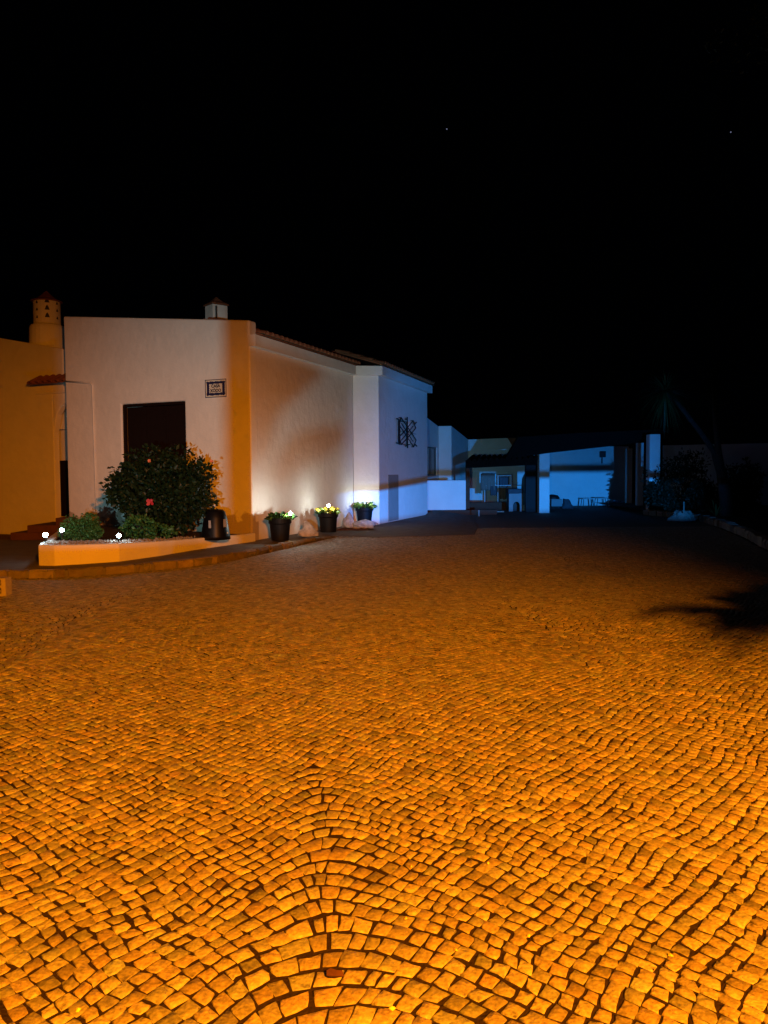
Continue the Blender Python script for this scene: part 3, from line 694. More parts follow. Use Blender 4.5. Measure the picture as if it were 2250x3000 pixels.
# ------------------------------------------------------------------ plants in the planter
def shrub(name, label, cat, base, blobs, n, size, m, stems=7, seed=1, group=None, shell=.55, aspect=2.0, cont=1.6):
    g = np.random.default_rng(seed); root = thing(name, base, label, cat, group)
    pts, out = blob_points(n, blobs, g, shell); V, F = leaf_cloud(pts, size, out*cont*.5, aspect, seed=seed)
    tv = np.repeat(np.clip(g.normal(1, .35, n), .3, 2.2), 4)[:, None]*np.ones((1, 4)); 
    np_mesh('foliage', V, F, m, root)
    b = MB(); base = Vector(base)
    for i in range(stems):
        bl = blobs[i % len(blobs)]; c = Vector(bl[0])+Vector((g.normal()*bl[1][0]*.4, g.normal()*bl[1][1]*.4, g.normal()*bl[1][2]*.3)); md_ = base.lerp(c, .5)+Vector((g.normal()*.05, g.normal()*.05, .05))
        b.tube([base+Vector((g.normal()*.05, g.normal()*.05, -.05)), md_, c], [.022, .015, .006], 6)
    b.build('stems', 'bark', root)
    return root
hb = P(455, 1575, 16.3)
def hp(x, y, dy=0): return tuple(P(x, y, 16.3+dy))
k_ = 16.3/2254
hblobs = [(hp(455, 1440), (135*k_, .75, 95*k_)), (hp(400, 1430, -.2), (75*k_, .5, 70*k_)), (hp(540, 1420, .1), (85*k_, .6, 80*k_)), (hp(450, 1355, .2), (85*k_, .5, 45*k_)), (hp(560, 1395, .2), (55*k_, .4, 40*k_)), (hp(355, 1425, 0), (38*k_, .35, 32*k_)), (hp(470, 1520, 0), (95*k_, .6, 55*k_)), (hp(590, 1470, .2), (38*k_, .4, 45*k_)), (hp(600, 1365, .2), (18*k_, .2, 20*k_)), (hp(522, 1325, .2), (32*k_, .25, 22*k_))]
hib = shrub('hibiscus_bush', 'large dark round hibiscus bush with one red bloom before the window', 'bush', hb, hblobs, 7000, .112, 'leaf', 12, 3, aspect=1.7)
def flower(c, r, m, root, name, seed):
    b = MB(); g = random.Random(seed); c = Vector(c)
    for k in range(5):
        a = 2*math.pi*k/5+g.random(); d = Vector((math.cos(a), -.35, math.sin(a))); s_ = Vector((-math.sin(a), 0, math.cos(a)))
        n0 = len(b.v); b.v += [c, c+d*r*.55+s_*r*.42, c+d*r*1.0+s_*r*.2, c+d*r*1.05-s_*r*.25, c+d*r*.5-s_*r*.45]; b.f.append((n0, n0+1, n0+2, n0+3, n0+4))
    return b.build(name, m, root, fix=False)
flower(hp(440, 1472, -.95), .078, 'red', hib, 'flower', 2)
for i, (x, y) in enumerate(((438, 1350), (620, 1350), (443, 1549))): flower(hp(x, y, -.85), .035, 'bud', hib, 'flower_bud', i)
low = [((hp(405, 1545, -1.0)), (45*k_, .3, 32*k_)), ((hp(455, 1560, -.8)), (55*k_, .3, 22*k_)), ((hp(500, 1545, -.6)), (40*k_, .3, 25*k_))]
shrub('low_shrub', 'low bright green leafy shrub at the foot of the hibiscus', 'shrub', P(440, 1580, 15.5), low[:2], 750, .075, 'leafb', 5, 5, aspect=1.6)
bx = 15.2; kb = bx/2254
bxl = [(tuple(P(240, 1552, bx)), (45*kb, .3, 33*kb)), (tuple(P(262, 1525, bx+.1)), (25*kb, .2, 22*kb)), (tuple(P(210, 1545, bx)), (26*kb, .2, 32*kb)), (tuple(P(275, 1560, bx)), (22*kb, .25, 22*kb)), (tuple(P(190, 1560, bx-.2)), (16*kb, .15, 25*kb))]
shrub('boxwood_shrub', 'small dense green shrub beside the leftmost planter lights', 'shrub', P(235, 1585, bx), bxl, 3800, .045, 'leafb', 6, 6, aspect=1.6)
# strappy blades round the third light
def blades(name, label, cat, base, n, L, wd, m, seed, spread=1.0, droop=.5, group=None, root=None, pname='blade', up=.4):
    g = random.Random(seed); rt = root or thing(name, base, label, cat, group); b = MB(); base = Vector(base)
    for i in range(n):
        a = 2*math.pi*(i+g.random()*.7)/n; el = up+g.random()*.8; l = L*g.uniform(.7, 1.15); d = Vector((math.cos(a)*spread*math.cos(el), math.sin(a)*spread*math.cos(el), math.sin(el)))
        s_ = Vector((-math.sin(a), math.cos(a), 0)); n0 = len(b.v); S = 5
        for k in range(S+1):
            t_ = k/S; p = base+d*l*t_+Vector((0, 0, -droop*l*t_*t_)); w_ = wd*(1-t_)**.7*(.6+.8*t_) if k < S else .001
            b.v += [p+s_*w_*.5+Vector((0, 0, w_*.2)), p, p-s_*w_*.5+Vector((0, 0, w_*.2))]
        for k in range(S):
            for j in (0, 1): b.f.append((n0+k*3+j, n0+k*3+j+1, n0+k*3+4+j, n0+k*3+3+j))
    o = b.build(pname, m, rt, fix=False); return rt
blades('strap_plant', 'thin arching dark blades leaning over the third planter light', 'plant', P(366, 1583, 14.9), 9, .55, .022, 'leaf', 4, 1, .45)

# ------------------------------------------------------------------ garden lights
def garden_light(px, py, Y, zb, label, rad, m='bulb', stake=True):
    c = P(px, py, Y); root = thing('garden_light', (c.x, c.y, zb), label, 'garden light', 'cool white garden spotlights')
    b = MB(); b.lathe(c, [(.001, -rad), (rad*.6, -rad*.8), (rad*.95, -rad*.3), (rad, 0), (rad*.95, rad*.3), (rad*.6, rad*.8), (.001, rad)], 12); b.build('bulb', m, root, smooth=True)
    b = MB(); b.lathe((c.x, c.y, c.z-rad*1.0), [(rad*.35, -.07), (rad*.7, -.05), (rad*.75, .0)], 10)
    b.tube([(c.x, c.y, zb-.04), (c.x, c.y, c.z-rad-.05)], .008, 6); b.build('stake', 'black', root)
    return root
garden_light(133, 1567, 13.85, .44, 'leftmost glowing garden light on the planter rim', .042)
garden_light(181, 1553, 14.5, .44, 'glowing garden light just left of the small boxwood', .036)
garden_light(348, 1569, 14.35, .44, 'glowing garden light between boxwood and hibiscus', .040)

# ------------------------------------------------------------------ black plastic tub behind the planter wall
tb = P(632, 1573, 16.55); kt = 16.55/2254
tub = thing('plastic_tub', tb, 'glossy black tapered upturned tub with small pale sticker, right of hibiscus', 'tub')
b = MB(); prof = [(43*kt, -.05), (42*kt, .03), (34*kt, 55*kt), (28*kt, 74*kt), (22*kt, 80*kt), (8*kt, 82*kt)]
b.lathe(tb, prof, 24); o = b.build('shell', 'blackgloss', tub, smooth=True)
b = MB()
for f in (-.35, .62):
    for z0, z1 in ((25, 48),):
        pass
for j_, (xa, y0, y1) in enumerate(((614, 1525, 1547), (655, 1522, 1545))):
    b = MB(); q = [P(xa-3.5, y0, 15.9), P(xa+3.5, y0, 15.9), P(xa+5.5, y1, 15.9), P(xa-2, y1, 15.9)]
    def onshell(p):
        h = p.z-tb.z; r = np.interp(h, [a_[1] for a_ in prof], [a_[0] for a_ in prof])+.006; x = p.x*(tb.y-r)/p.y-tb.x if False else p.x-tb.x
        x = max(-r*.95, min(r*.95, x)); return Vector((tb.x+x, tb.y-math.sqrt(r*r-x*x), p.z))
    q = [onshell(P(p_[0], p_[1], tb.y-.25)) for p_ in ((xa-3.5, y0), (xa+3.5, y0), (xa+5.5, y1), (xa-2, y1))]
    b.add(q+[p+Vector((0, .01, 0)) for p in q], [(0, 1, 2, 3), (4, 5, 1, 0), (5, 6, 2, 1), (6, 7, 3, 2), (7, 4, 0, 3)]); b.build('grey_plate', 'grey', tub)  # narrow grey plate lying on the shell
q = [onshell(P(*p_, tb.y-.2)) for p_ in ((663, 1560), (670, 1559.5), (670.5, 1564), (663.5, 1564.5))]
b = MB(); b.add(q+[p+Vector((0, .01, 0)) for p in q], [(0, 1, 2, 3), (4, 5, 1, 0), (5, 6, 2, 1), (6, 7, 3, 2), (7, 4, 0, 3)]); b.build('sticker', 'plastic', tub)

# ------------------------------------------------------------------ pots by the side wall
def pot(pxc, pyb, pyt, wt, Y, zb, label, seed, leafm, light, lrad, extra):
    base = P(pxc, pyb, Y); base.z = zb if zb is not None else base.z; k = Y/2254; h = (pyb-pyt)*k; rt = wt*k/2; rb = rt*.76
    root = thing('flower_pot', base, label, 'flower pot', 'black pots lined up along the side wall')
    b = MB(); b.lathe(base, [(rb, 0), (rb+(rt*.94-rb)*.72, h*.72), (rt*.93, h*.75), (rt*1.0, h*.77), (rt, h), (rt*.93, h), (rt*.9, h-.06), (.01, h-.065)], 28)
    b.build('pot', 'pot', root, smooth=False)
    return root, base, h, rt, k
def plant_in(base, h, rt, label, seed, mats, n, L, wd):
    g = random.Random(seed); c = base+Vector((0, 0, h-.06)); root = thing('pot_plant', c, label, 'plant')
    for m_, nn, l in mats:
        b = MB()
        for i in range(nn):
            a = g.random()*6.283; rr = rt*.75*math.sqrt(g.random()); p0 = c+Vector((rr*math.cos(a), rr*math.sin(a), 0)); el = g.uniform(.35, 1.3); a2 = a+g.gauss(0, .6)
            d = Vector((math.cos(a2)*math.cos(el), math.sin(a2)*math.cos(el), math.sin(el))); s_ = d.cross(Vector((g.gauss(0, 1), g.gauss(0, 1), .3))).normalized(); ll = l*g.uniform(.6, 1.2); w_ = ll*wd
            nrm = d.cross(s_); n0 = len(b.v)
            b.v += [p0, p0+d*ll*.4+s_*w_*.5, p0+d*ll*.75+s_*w_*.35+Vector((0, 0, -.02)), p0+d*ll+Vector((0, 0, -.05*ll/.2)), p0+d*ll*.75-s_*w_*.35+Vector((0, 0, -.02)), p0+d*ll*.4-s_*w_*.5, p0+d*ll*.5+nrm*w_*.12]
            b.f += [(n0, n0+1, n0+6), (n0+1, n0+2, n0+6), (n0+2, n0+3, n0+6), (n0+3, n0+4, n0+6), (n0+4, n0+5, n0+6), (n0+5, n0, n0+6)]
        b.build('leaves', m_, root, fix=False)
    return root
r1 = pot(821, 1583, 1517, 68, 18.1, ZP-.005, 'nearest and leftmost of the three black flower pots', 1, 'leafb', None, 0, None)
plant_in(r1[1], r1[2], r1[3], 'bushy green plant overflowing the leftmost black pot', 11, (('leaf', 50, .26), ('leafb', 110, .24), ('leaflime', 110, .22)), 1, 1, .34)
r2 = pot(962, 1557, 1498, 60, 20.6, ZP-.01, 'middle black flower pot of the three, beside the pointed rock', 2, 'leafb', None, 0, None)
plant_in(r2[1], r2[2], r2[3], 'yellow flowering plant in the middle black pot', 12, (('leafb', 90, .2), ('leaflime', 40, .24), ('yellow', 50, .27)), 1, 1, .4)
r3 = pot(1068, 1528, 1485, 53, 23.25, None, 'farthest black flower pot, raised behind the flat rock', 3, 'leafb', None, 0, None)
plant_in(r3[1], r3[2], r3[3], 'short green grassy plant in the farthest black pot', 13, (('leafb', 130, .22), ('leaflime', 110, .27)), 1, 1, .3)
garden_light(850, 1504, 17.95, r1[1].z+r1[2]-.06, 'glowing light among leaves of the leftmost pot', .036, 'bulbpot')
garden_light(963, 1481, 20.4, r2[1].z+r2[2]-.06, 'glowing light above the yellow flowers of the middle pot', .038, 'bulbfar')
garden_light(1074, 1465, 23.0, r3[1].z+r3[2]-.06, 'glowing light in the farthest pot', .034, 'bulbfar')

# ------------------------------------------------------------------ rocks
def rock(c, sx, sy, sz, label, seed, name='rock', m='rock', peak=0):
    g = np.random.default_rng(seed); bm = bmesh.new(); bmesh.ops.create_icosphere(bm, subdivisions=3, radius=1)
    ph = g.uniform(0, 6, 9)
    for v in bm.verts:
        d = v.co.copy(); f = 1+.16*math.sin(d.x*3+ph[0])*math.cos(d.y*3+ph[1])+.12*math.sin(d.z*5+ph[2]+d.x*4)+.05*math.sin(d.x*9+ph[3]+d.y*8)+.03*g.normal()
        # facet it a little
        for k in range(4):
            n = Vector((math.cos(ph[4+k]), math.sin(ph[4+k]), .3)).normalized(); t_ = d.dot(n)
            if t_ > .72: f *= .72/t_
        pk = 1-peak*max(0, d.z)
        v.co = Vector((d.x*sx*f*pk, d.y*sy*f*pk, d.z*sz*f*(1+peak*.3)))
        if v.co.z < -.35*sz: v.co.z = -.35*sz
    me = bpy.data.meshes.new(name); bm.to_mesh(me); bm.free(); me.materials.append(M[m]); o = bpy.data.objects.new(name, me); C.objects.link(o)
    o.location = Vector(c)+Vector((0, 0, .33*sz)); return tag(o, label, 'rock', 'pale rocks by the flower pots' if m == 'rock' else None)
rc = G(898, 1571, ZP); rock((rc.x, rc.y+.15, ZP), .29, .22, .25, 'pale pointed rock between the left and middle pots', 3, peak=.45)
rc = P(1023, 1540, 22.3); rock((rc.x, rc.y, ZP), .23, .22, .27, 'upright pale rock between the middle and farthest pots', 5, peak=.35)
rc = P(1066, 1547, 22.2); rock((rc.x, rc.y, ZP-.02), .36, .28, .16, 'flat pale rock lying before the farthest pot', 8)
rc = P(1068, 1530, 23.2); rock((rc.x, rc.y+.05, ZP-.02), .36, .28, .13, 'flat grey stone carrying the farthest pot', 9)
# reddish dry sheath on the pavement
b = MB(); c = G(1020, 1555, ZP)
for i in range(3):
    a = c+Vector((-.32+.25*i, random.gauss(0, .04), .02)); b.tube([a, a+Vector((.18, .03, .025)), a+Vector((.36, -.02, .0))], [.012, .035, .01], 6)
tag(b.build('palm_sheath', 'dry'), 'reddish dry plant husk lying before the rocks', 'debris')
for i, (x, y) in enumerate(((793, 1612), (857, 1596))):
    p = G(x, y, ZP-.02); blades('weed_tuft', ('dark weed tuft growing on the kerb before the leftmost pot', 'dark weed tuft on the kerb right of the leftmost pot')[i], 'weed', p, 9, .14, .016, 'leaf', 20+i, 1, .3)

# ------------------------------------------------------------------ hollow block at the left edge
hb_ = thing('hollow_block', G(5, 1746, 0), 'hollow masonry block cut off by the left picture edge', 'block')
r0 = G(17, 1747, 0); Wb = Wall(Vector((r0.x-.55, r0.y-.02, 0)), Vector((r0.x, r0.y, 0))); hh = .255
hol = []
for i in range(3):
    for j in range(2): hol.append((.55-.065-.14-i*.175, .55-.065-i*.175, .035+j*.115, .035+j*.115+.085))
us = sorted({0, .55, *[h[0] for h in hol], *[h[1] for h in hol]}); zs_ = sorted({.0, hh, *[h[2] for h in hol], *[h[3] for h in hol]}); cells = []
for a, b_ in zip(us[:-1], us[1:]):
    for lo, hi in zip(zs_[:-1], zs_[1:]):
        if not any(h[0] <= a+1e-6 and h[1] >= b_-1e-6 and h[2] <= lo+1e-6 and h[3] >= hi-1e-6 for h in hol): cells.append((a, lo, hi, b_, lo, hi))
slab('block_shell', Wb, cells, .2, 'cement', hb_, bev=.006)
b = MB(); b.wbox(Wb, .01, .54, .01, hh-.01, -.21, -.2005); b.build('back_web', 'cement', hb_)

# ------------------------------------------------------------------ rear wing beyond the house
rear = thing('rear_wing', P(1300, 1490, 33), 'stepped white rear wing with small window beyond the house corner', 'building')
e1a = P(1240, 1400, 31.8); e1b = P(1285, 1400, 34); wE1 = Wall(e1a, e1b)
zA = wE1.uz(1250, 1222)[1]; uA_ = wE1.uz(1250, 1222)[0]; uB_, zB = wE1.uz(1285, 1249)
tE1 = lambda u: zA+(zB-zA)*(u-uA_)/(uB_-uA_)
wu0 = wE1.uz(1251, 1350)[0]; wu1, wz0 = wE1.uz(1281, 1393); wz1 = wE1.uz(1281, 1311)[1]
slab('window_wall', wE1, wallcells(wE1.L, tE1, 0, [(wu0, wu1, wz0, wz1)]), .25, 'stucco', rear)
b = MB(); fw = .06
for (a_, b_, c_, d_) in ((wu0, wu1, wz1-fw, wz1), (wu0, wu1, wz0, wz0+fw), (wu0, wu0+fw, wz0+fw, wz1-fw), (wu1-fw, wu1, wz0+fw, wz1-fw), ((wu0+wu1)/2-.04, (wu0+wu1)/2+.04, wz0+fw, wz1-fw)): b.wbox(wE1, a_, b_, c_, d_, -.12, -.05)
wn = b.build('window', 'alu', rear)
for a_, b_ in ((wu0+fw, (wu0+wu1)/2-.04), ((wu0+wu1)/2+.04, wu1-fw)):
    b = MB(); b.wbox(wE1, a_, b_, wz0+fw, wz1-fw, -.1, -.09); p1 = b.build('pane', 'glass'); p1.parent = wn; p1.location = -(rear.location+wn.location)
e2b = P(1323, 1400, 34); wE2 = Wall(e1b, e2b); z2 = wE2.uz(1305, 1248)[1]; slab('pier_wall', wE2, wallcells(wE2.L, lambda u: z2, 0, []), .3, 'stucco', rear)
e3b = P(1372, 1400, 38.4); wE3 = Wall(e2b, e3b); z3 = wE3.uz(1370, 1287)[1]; slab('receding_wall', wE3, wallcells(wE3.L, lambda u: z2+.004+(z3-z2)*u/wE3.L, 0, []), .3, 'stucco', rear)
wE4 = Wall(e3b, P(1842, 1400, 38.4)); uc0, zc0 = wE4.uz(1487, 1283); uc1, zc1 = wE4.uz(1520, 1338)
slab('back_wall', wE4, [(0, 0, z3-.003, uc0, 0, zc0), (uc0, 0, zc0, uc1, 0, zc1), (uc1, 0, 2.95, wE4.L, 0, 2.95)], .3, 'stucco', rear)
b = MB(); q = [wE4.pt(*wE4.uz(1487, 1283), .03), wE4.pt(*wE4.uz(1510, 1283), .03), wE4.pt(*wE4.uz(1519, 1337), .03)]; b.add(q+[p-wE4.n*.2 for p in q], [(0, 1, 2), (3, 5, 4), (0, 3, 4, 1), (1, 4, 5, 2), (2, 5, 3, 0)]); b.build('gable_tiles', 'tile', rear)
# ledge line and lamp box on the back wall
b = MB(); l0 = wE4.uz(1590, 1345); l1 = wE4.uz(1830, 1341); b.wbox(wE4, l0[0], l1[0], l0[1], l0[1]+.05, -.01, .04); b.build('ledge', 'stucco', rear)
lb = thing('wall_speaker', wE4.pt(*wE4.uz(1763, 1330)), 'small dark box fixed high on the blue lit wall', 'speaker')
b = MB(); s0 = wE4.uz(1755, 1340); s1 = wE4.uz(1771, 1322); b.wbox(wE4, s0[0], s1[0], s0[1], s1[1], .06, .26); b.build('cabinet', 'black', lb, bev=.02)
b = MB(); m0 = (s0[0]+s1[0])/2; b.wbox(wE4, m0-.03, m0+.03, s0[1]-.3, s0[1]+.05, .0, .06); b.build('bracket', 'black', lb)
# terrace wall
tw = thing('terrace_wall', P(1310, 1493, 31), 'low white terrace wall right of the house end', 'wall')
wT = Wall(P(1236, 1450, 31), P(1365, 1450, 31.1)); ztw = wT.uz(1310, 1407)[1]; zbt = wT.uz(1310, 1494)[1]
slab('wall_face', wT, wallcells(wT.L, lambda u: ztw, -.05, []), .25, 'stucco', tw)
b = MB(); b.wbox(wT, 0, wT.L+1.2, -.03, zbt, .0, .35); b.build('plinth', 'step', tw)
# porch lean-to
lean = thing('porch_shelter', P(1370, 1495, 32.5), 'dark tiled porch shelter on a brown post behind the terrace', 'porch')
b = MB(); a0 = P(1364, 1352, 32.2); a1 = P(1580, 1342, 32.2); k0 = P(1380, 1338, 34.5); k1 = P(1580, 1335, 34.5); dn = Vector((0, 0, -.28))
b.hexa([a0+dn, a1+dn, k1+dn, k0+dn], [a0, a1, k1, k0]); b.build('roof', 'darktile', lean)
wF = Wall(a0, a1)
b = MB()
for i in range(13):
    p = a0.lerp(a1, (i+.5)/13); q = k0.lerp(k1, (i+.5)/13); b.tube([p+Vector((0, -.05, 0)), q], .10, 8)
b.build('roof_tiles', 'darktile', lean)
b = MB(); pp = P(1370, 1430, 32.5); b.box((pp.x, pp.y, 1.1), .16, .16, 2.25); b.build('post', 'step', lean)
b = MB(); pp = P(1558, 1430, 32.6); b.box((pp.x, pp.y, 1.1), .55, .3, 2.3); b.build('dark_pier', 'wood', lean)
b = MB(); pa = P(1376, 1492, 34.5); pb_ = P(1484, 1492, 34.5); b.hexa([Vector((pa.x, 34.5, 0)), Vector((pb_.x, 34.5, 0)), Vector((pb_.x, 34.8, 0)), Vector((pa.x, 34.8, 0))], [Vector((pa.x, 34.5, .35)), Vector((pb_.x, 34.5, .35)), Vector((pb_.x, 34.8, .35)), Vector((pa.x, 34.8, .35))]); b.build('low_parapet', 'step', lean)
# drying rack and clothes
rackY = 35.2
rack = thing('clothes_rack', P(1460, 1478, rackY), 'pale thin drying rack inside the dark porch', 'rack')
def rail(pts, r, m='plastic', name='rail', root=None, Y=rackY):
    b = MB(); b.tube([P(x, y, Y) for x, y in pts], r, 6); return b.build(name, m, root)
rail([(1410, 1423), (1560, 1421)], .022, root=rack); rail([(1456, 1394), (1497, 1393)], .02, root=rack)
for x in (1420, 1459, 1498): rail([(x, 1392 if x > 1430 else 1423), (x, 1479)], .024, name='post', root=rack)
def cloth(x0, x1, y0, y1, Y, m, label, seed):
    g = random.Random(seed); nx, ny = 10, 6; V = []; F = []
    for j in range(ny+1):
        for i in range(nx+1):
            x = x0+(x1-x0)*i/nx; y = y0+(y1-y0)*j/ny+(g.uniform(-1, 2) if j == ny else 0); p = P(x, y, Y); p.y += .05*math.sin(i*1.7+seed)*(.3+j/ny); V.append(p)
    for j in range(ny):
        for i in range(nx): F.append((j*(nx+1)+i, j*(nx+1)+i+1, (j+1)*(nx+1)+i+1, (j+1)*(nx+1)+i))
    o = mesh_obj('hanging_cloth', V, F, m, None, True); s = o.modifiers.new('s', 'SOLIDIFY'); s.thickness = .012
    return tag(o, label, 'laundry', 'laundry on the drying rack')
cloth(1408, 1450, 1388, 1436, rackY-.05, 'cloth1', 'brown cloth hanging leftmost on the drying rack', 1)
cloth(1462, 1488, 1398, 1420, rackY-.05, 'cloth2', 'dark cloth hanging on the upper rail of the rack', 2)
cloth(1437, 1455, 1424, 1451, rackY-.06, 'cloth2', 'small grey cloth hanging low left of the rack post', 3)
cloth(1463, 1484, 1425, 1462, rackY-.05, 'cloth1', 'grey brown cloth hanging low right of the rack post', 4)
# appliance with dark arch, covered heap
ap = thing('cat_house', P(1511, 1496, 33.2), 'grey box with dark arched opening under the porch', 'box')
wAp = Wall(P(1491, 1470, 33.2), P(1531, 1470, 33.2)); zt_ = wAp.uz(1511, 1446)[1]; ca0 = wAp.uz(1503, 1480)[0]; ca1 = wAp.uz(1523, 1480)[0]; zar = wAp.uz(1510, 1480)[1]; cells = [(0, 0, zt_, ca0, 0, zt_)]
ra = (ca1-ca0)/2
for i in range(8):
    a0_ = ca0+2*ra*i/8; a1_ = ca0+2*ra*(i+1)/8; f_ = lambda u: zar+math.sqrt(max(0, ra*ra-(u-ca0-ra)**2)); cells.append((a0_, f_(a0_), zt_, a1_, f_(a1_), zt_))
cells.append((ca1, 0, zt_, wAp.L, 0, zt_)); slab('front_panel', wAp, cells, .06, 'grey', ap, bev=.01)
b = MB(); b.wbox(wAp, .0, wAp.L, 0, zt_-.003, -.6, -.56); b.wbox(wAp, 0, .04, 0, zt_-.003, -.56, -.061); b.wbox(wAp, wAp.L-.04, wAp.L, 0, zt_-.003, -.56, -.061); b.build('shell', 'black', ap)
b = MB(); b.wbox(wAp, -.03, wAp.L+.03, zt_+.001, zt_+.2, -.6, .02); b.build('lid', 'cloth2', ap, bev=.04)
tp_ = P(1540, 1490, 35.0); o = rock((tp_.x, tp_.y, -.02), .55, .5, 1.0, 'blue tarpaulin draped over a heap under the porch', 21, 'covered_heap', 'tarp', .4); o['category'] = 'tarp'
b = MB(); pa = P(1533, 1488, 34.0); b.box((pa.x+.2, 34, .12), .8, .3, .24); tag(b.build('step_block', 'plastic', bev=.02), 'pale block on the ground right of the arched box', 'block')
b = MB(); pa = G(1447, 1501, 0); b.box((pa.x, pa.y, .03), .85, .12, .05); tag(b.build('plank', 'cement', bev=.01), 'pale plank lying on the ground before the porch', 'plank')
b = MB(); pa = G(1403, 1513, 0); b.tube([pa+Vector((0, 0, -.01)), pa+Vector((0, 0, .22))], .03, 8); b.lathe(pa+Vector((0, 0, .2)), [(.035, 0), (.04, .03), (.01, .05)], 8); tag(b.build('short_stake', 'grey'), 'short grey stake in the paving before the porch', 'stake')

# ------------------------------------------------------------------ carport
cp = thing('carport', P(1596, 1503, 29.5), 'open carport with white square columns and black roof', 'carport')
def column(px0, px1, pyt, Y, m='stucco'):
    a = P(px0, 1450, Y); c = P(px1, 1450, Y); zt2 = P((px0+px1)/2, pyt, Y).z; wd = c.x-a.x; b = MB(); b.box(((a.x+c.x)/2, Y+wd/2, zt2/2-.01), wd, wd, zt2+.02); return b.build('column', m, cp, bev=.012)
cY = G(1596, 1503).y
column(1580, 1610, 1307, cY); column(1836, 1852, 1314, 37.2); column(1867, 1885, 1297, 34.5); column(1902, 1933, 1272, 30.5)
YR = cY+.1
poly = [(1480, 1345), (1610, 1327), (1835, 1302), (1868, 1296), (1902, 1273), (1990, 1262), (1990, 1255), (1700, 1268), (1520, 1280)]
fr = [P(x, y, YR-.25) for x, y in poly]; bk = [p+Vector((.35, 2.2, .16)) for p in fr]; n = len(fr)
o = fix_normals(mesh_obj('roof', fr+bk, [tuple(range(n)), tuple(range(2*n-1, n-1, -1))]+[(i, (i+1) % n, n+(i+1) % n, n+i) for i in range(n)], 'darktile')); put(o, cp)
# stools, box, heap under carport
def stool(x0, x1, yt, yb, Y, label, round_):
    a = P(x0, yb, Y); c = P(x1, yb, Y); zt2 = P(x0, yt, Y).z; zb_ = 0.0; cx = (a.x+c.x)/2; wd = (c.x-a.x)*.9; root = thing('stool', (cx, Y, 0), label, 'stool', 'stools by the blue lit wall')
    b = MB()
    if round_: b.lathe((cx, Y, zt2-.04), [(wd*.55, 0), (wd*.6, .01), (wd*.6, .03), (wd*.55, .04)], 16)
    else: b.box((cx, Y, zt2-.02), wd, wd*.9, .04)
    b.build('seat', 'plastic', root)
    for sx in (-1, 1):
        for sy in (-1, 1):
            b = MB(); b.tube([(cx+sx*wd*.42, Y+sy*wd*.36, zt2-.03), (cx+sx*wd*(.5 if not round_ else .52), Y+sy*wd*.42, 0)], .018, 6); b.build('leg', 'alu', root)
stool(1703, 1738, 1460, 1483, 37.4, 'square low stool left of the round one by the wall', False); stool(1743, 1781, 1458, 1483, 37.3, 'round topped stool right of the square one', True)
o = rock((P(1808, 1480, 37.3).x, 37.3, -.02), .35, .25, .25, 'pale low sack lying right of the stools', 31, 'sack', 'tarp'); o['category'] = 'sack'
gx = P(1638, 1488, 35.5)
gl = thing('barbecue', (gx.x, gx.y, 0), 'dark lidded barbecue box beside the front column', 'barbecue')
b = MB(); b.box((gx.x-.15, gx.y, .28), .5, .4, .34); b.build('firebox', 'grey', gl, bev=.02)
b = MB(); b.lathe((gx.x-.32, gx.y, .46), [(.34, 0), (.34, .06), (.25, .16), (.05, .2)], 14); b.build('lid', 'black', gl)
for s_ in (-1, 1):
    b = MB(); b.tube([(gx.x-.15+s_*.2, gx.y, .14), (gx.x-.15+s_*.24, gx.y, 0)], .02, 6); b.build('leg', 'black', gl)
o = rock((gx.x+.32, gx.y+.1, -.02), .3, .25, .36, 'dark heap leaning right of the barbecue', 33, 'dark_bag', 'cloth2', .3); o['category'] = 'bag'

# ------------------------------------------------------------------ boundary wall and dark planting on the right
bw_ = thing('boundary_wall', P(2200, 1480, 35), 'blue lit boundary wall behind trees at the right edge', 'wall')
wW = Wall(P(1940, 1450, 36), P(2420, 1450, 33)); slab('wall_face', wW, wallcells(wW.L, lambda u: 2.9, 0, []), .25, 'stucco', bw_)
for i, (x, y, Y, rx, ry, rz) in enumerate(((1930, 1462, 30.0, 34, .5, 42), (1985, 1425, 30.5, 75, 1.0, 95), (2055, 1470, 29, 50, .8, 55), (2178, 1440, 31, 45, .8, 90))):
    k = Y/2254; c = P(x, y, Y)
    bl = [(tuple(c), (rx*k, ry, rz*k))]+[((c.x+random.gauss(0, rx*k*.6), c.y+random.gauss(0, .3), c.z+random.gauss(0, rz*k*.5)), (rx*k*.5, ry*.5, rz*k*.45)) for _ in range(4)]
    lab = ('black leafy shrub hiding the foot of the carport columns', 'tall black shrub right of the carport columns', 'dark rounded shrub left of the slanting trunk', 'dark shrub between tree trunk and right hand wall')[i]
    shrub('dark_shrub', lab, 'shrub', (c.x, c.y, .15), bl, 3200, .13, 'darkleaf', 6, 40+i, 'dark shrubs in the right bed', shell=.2)
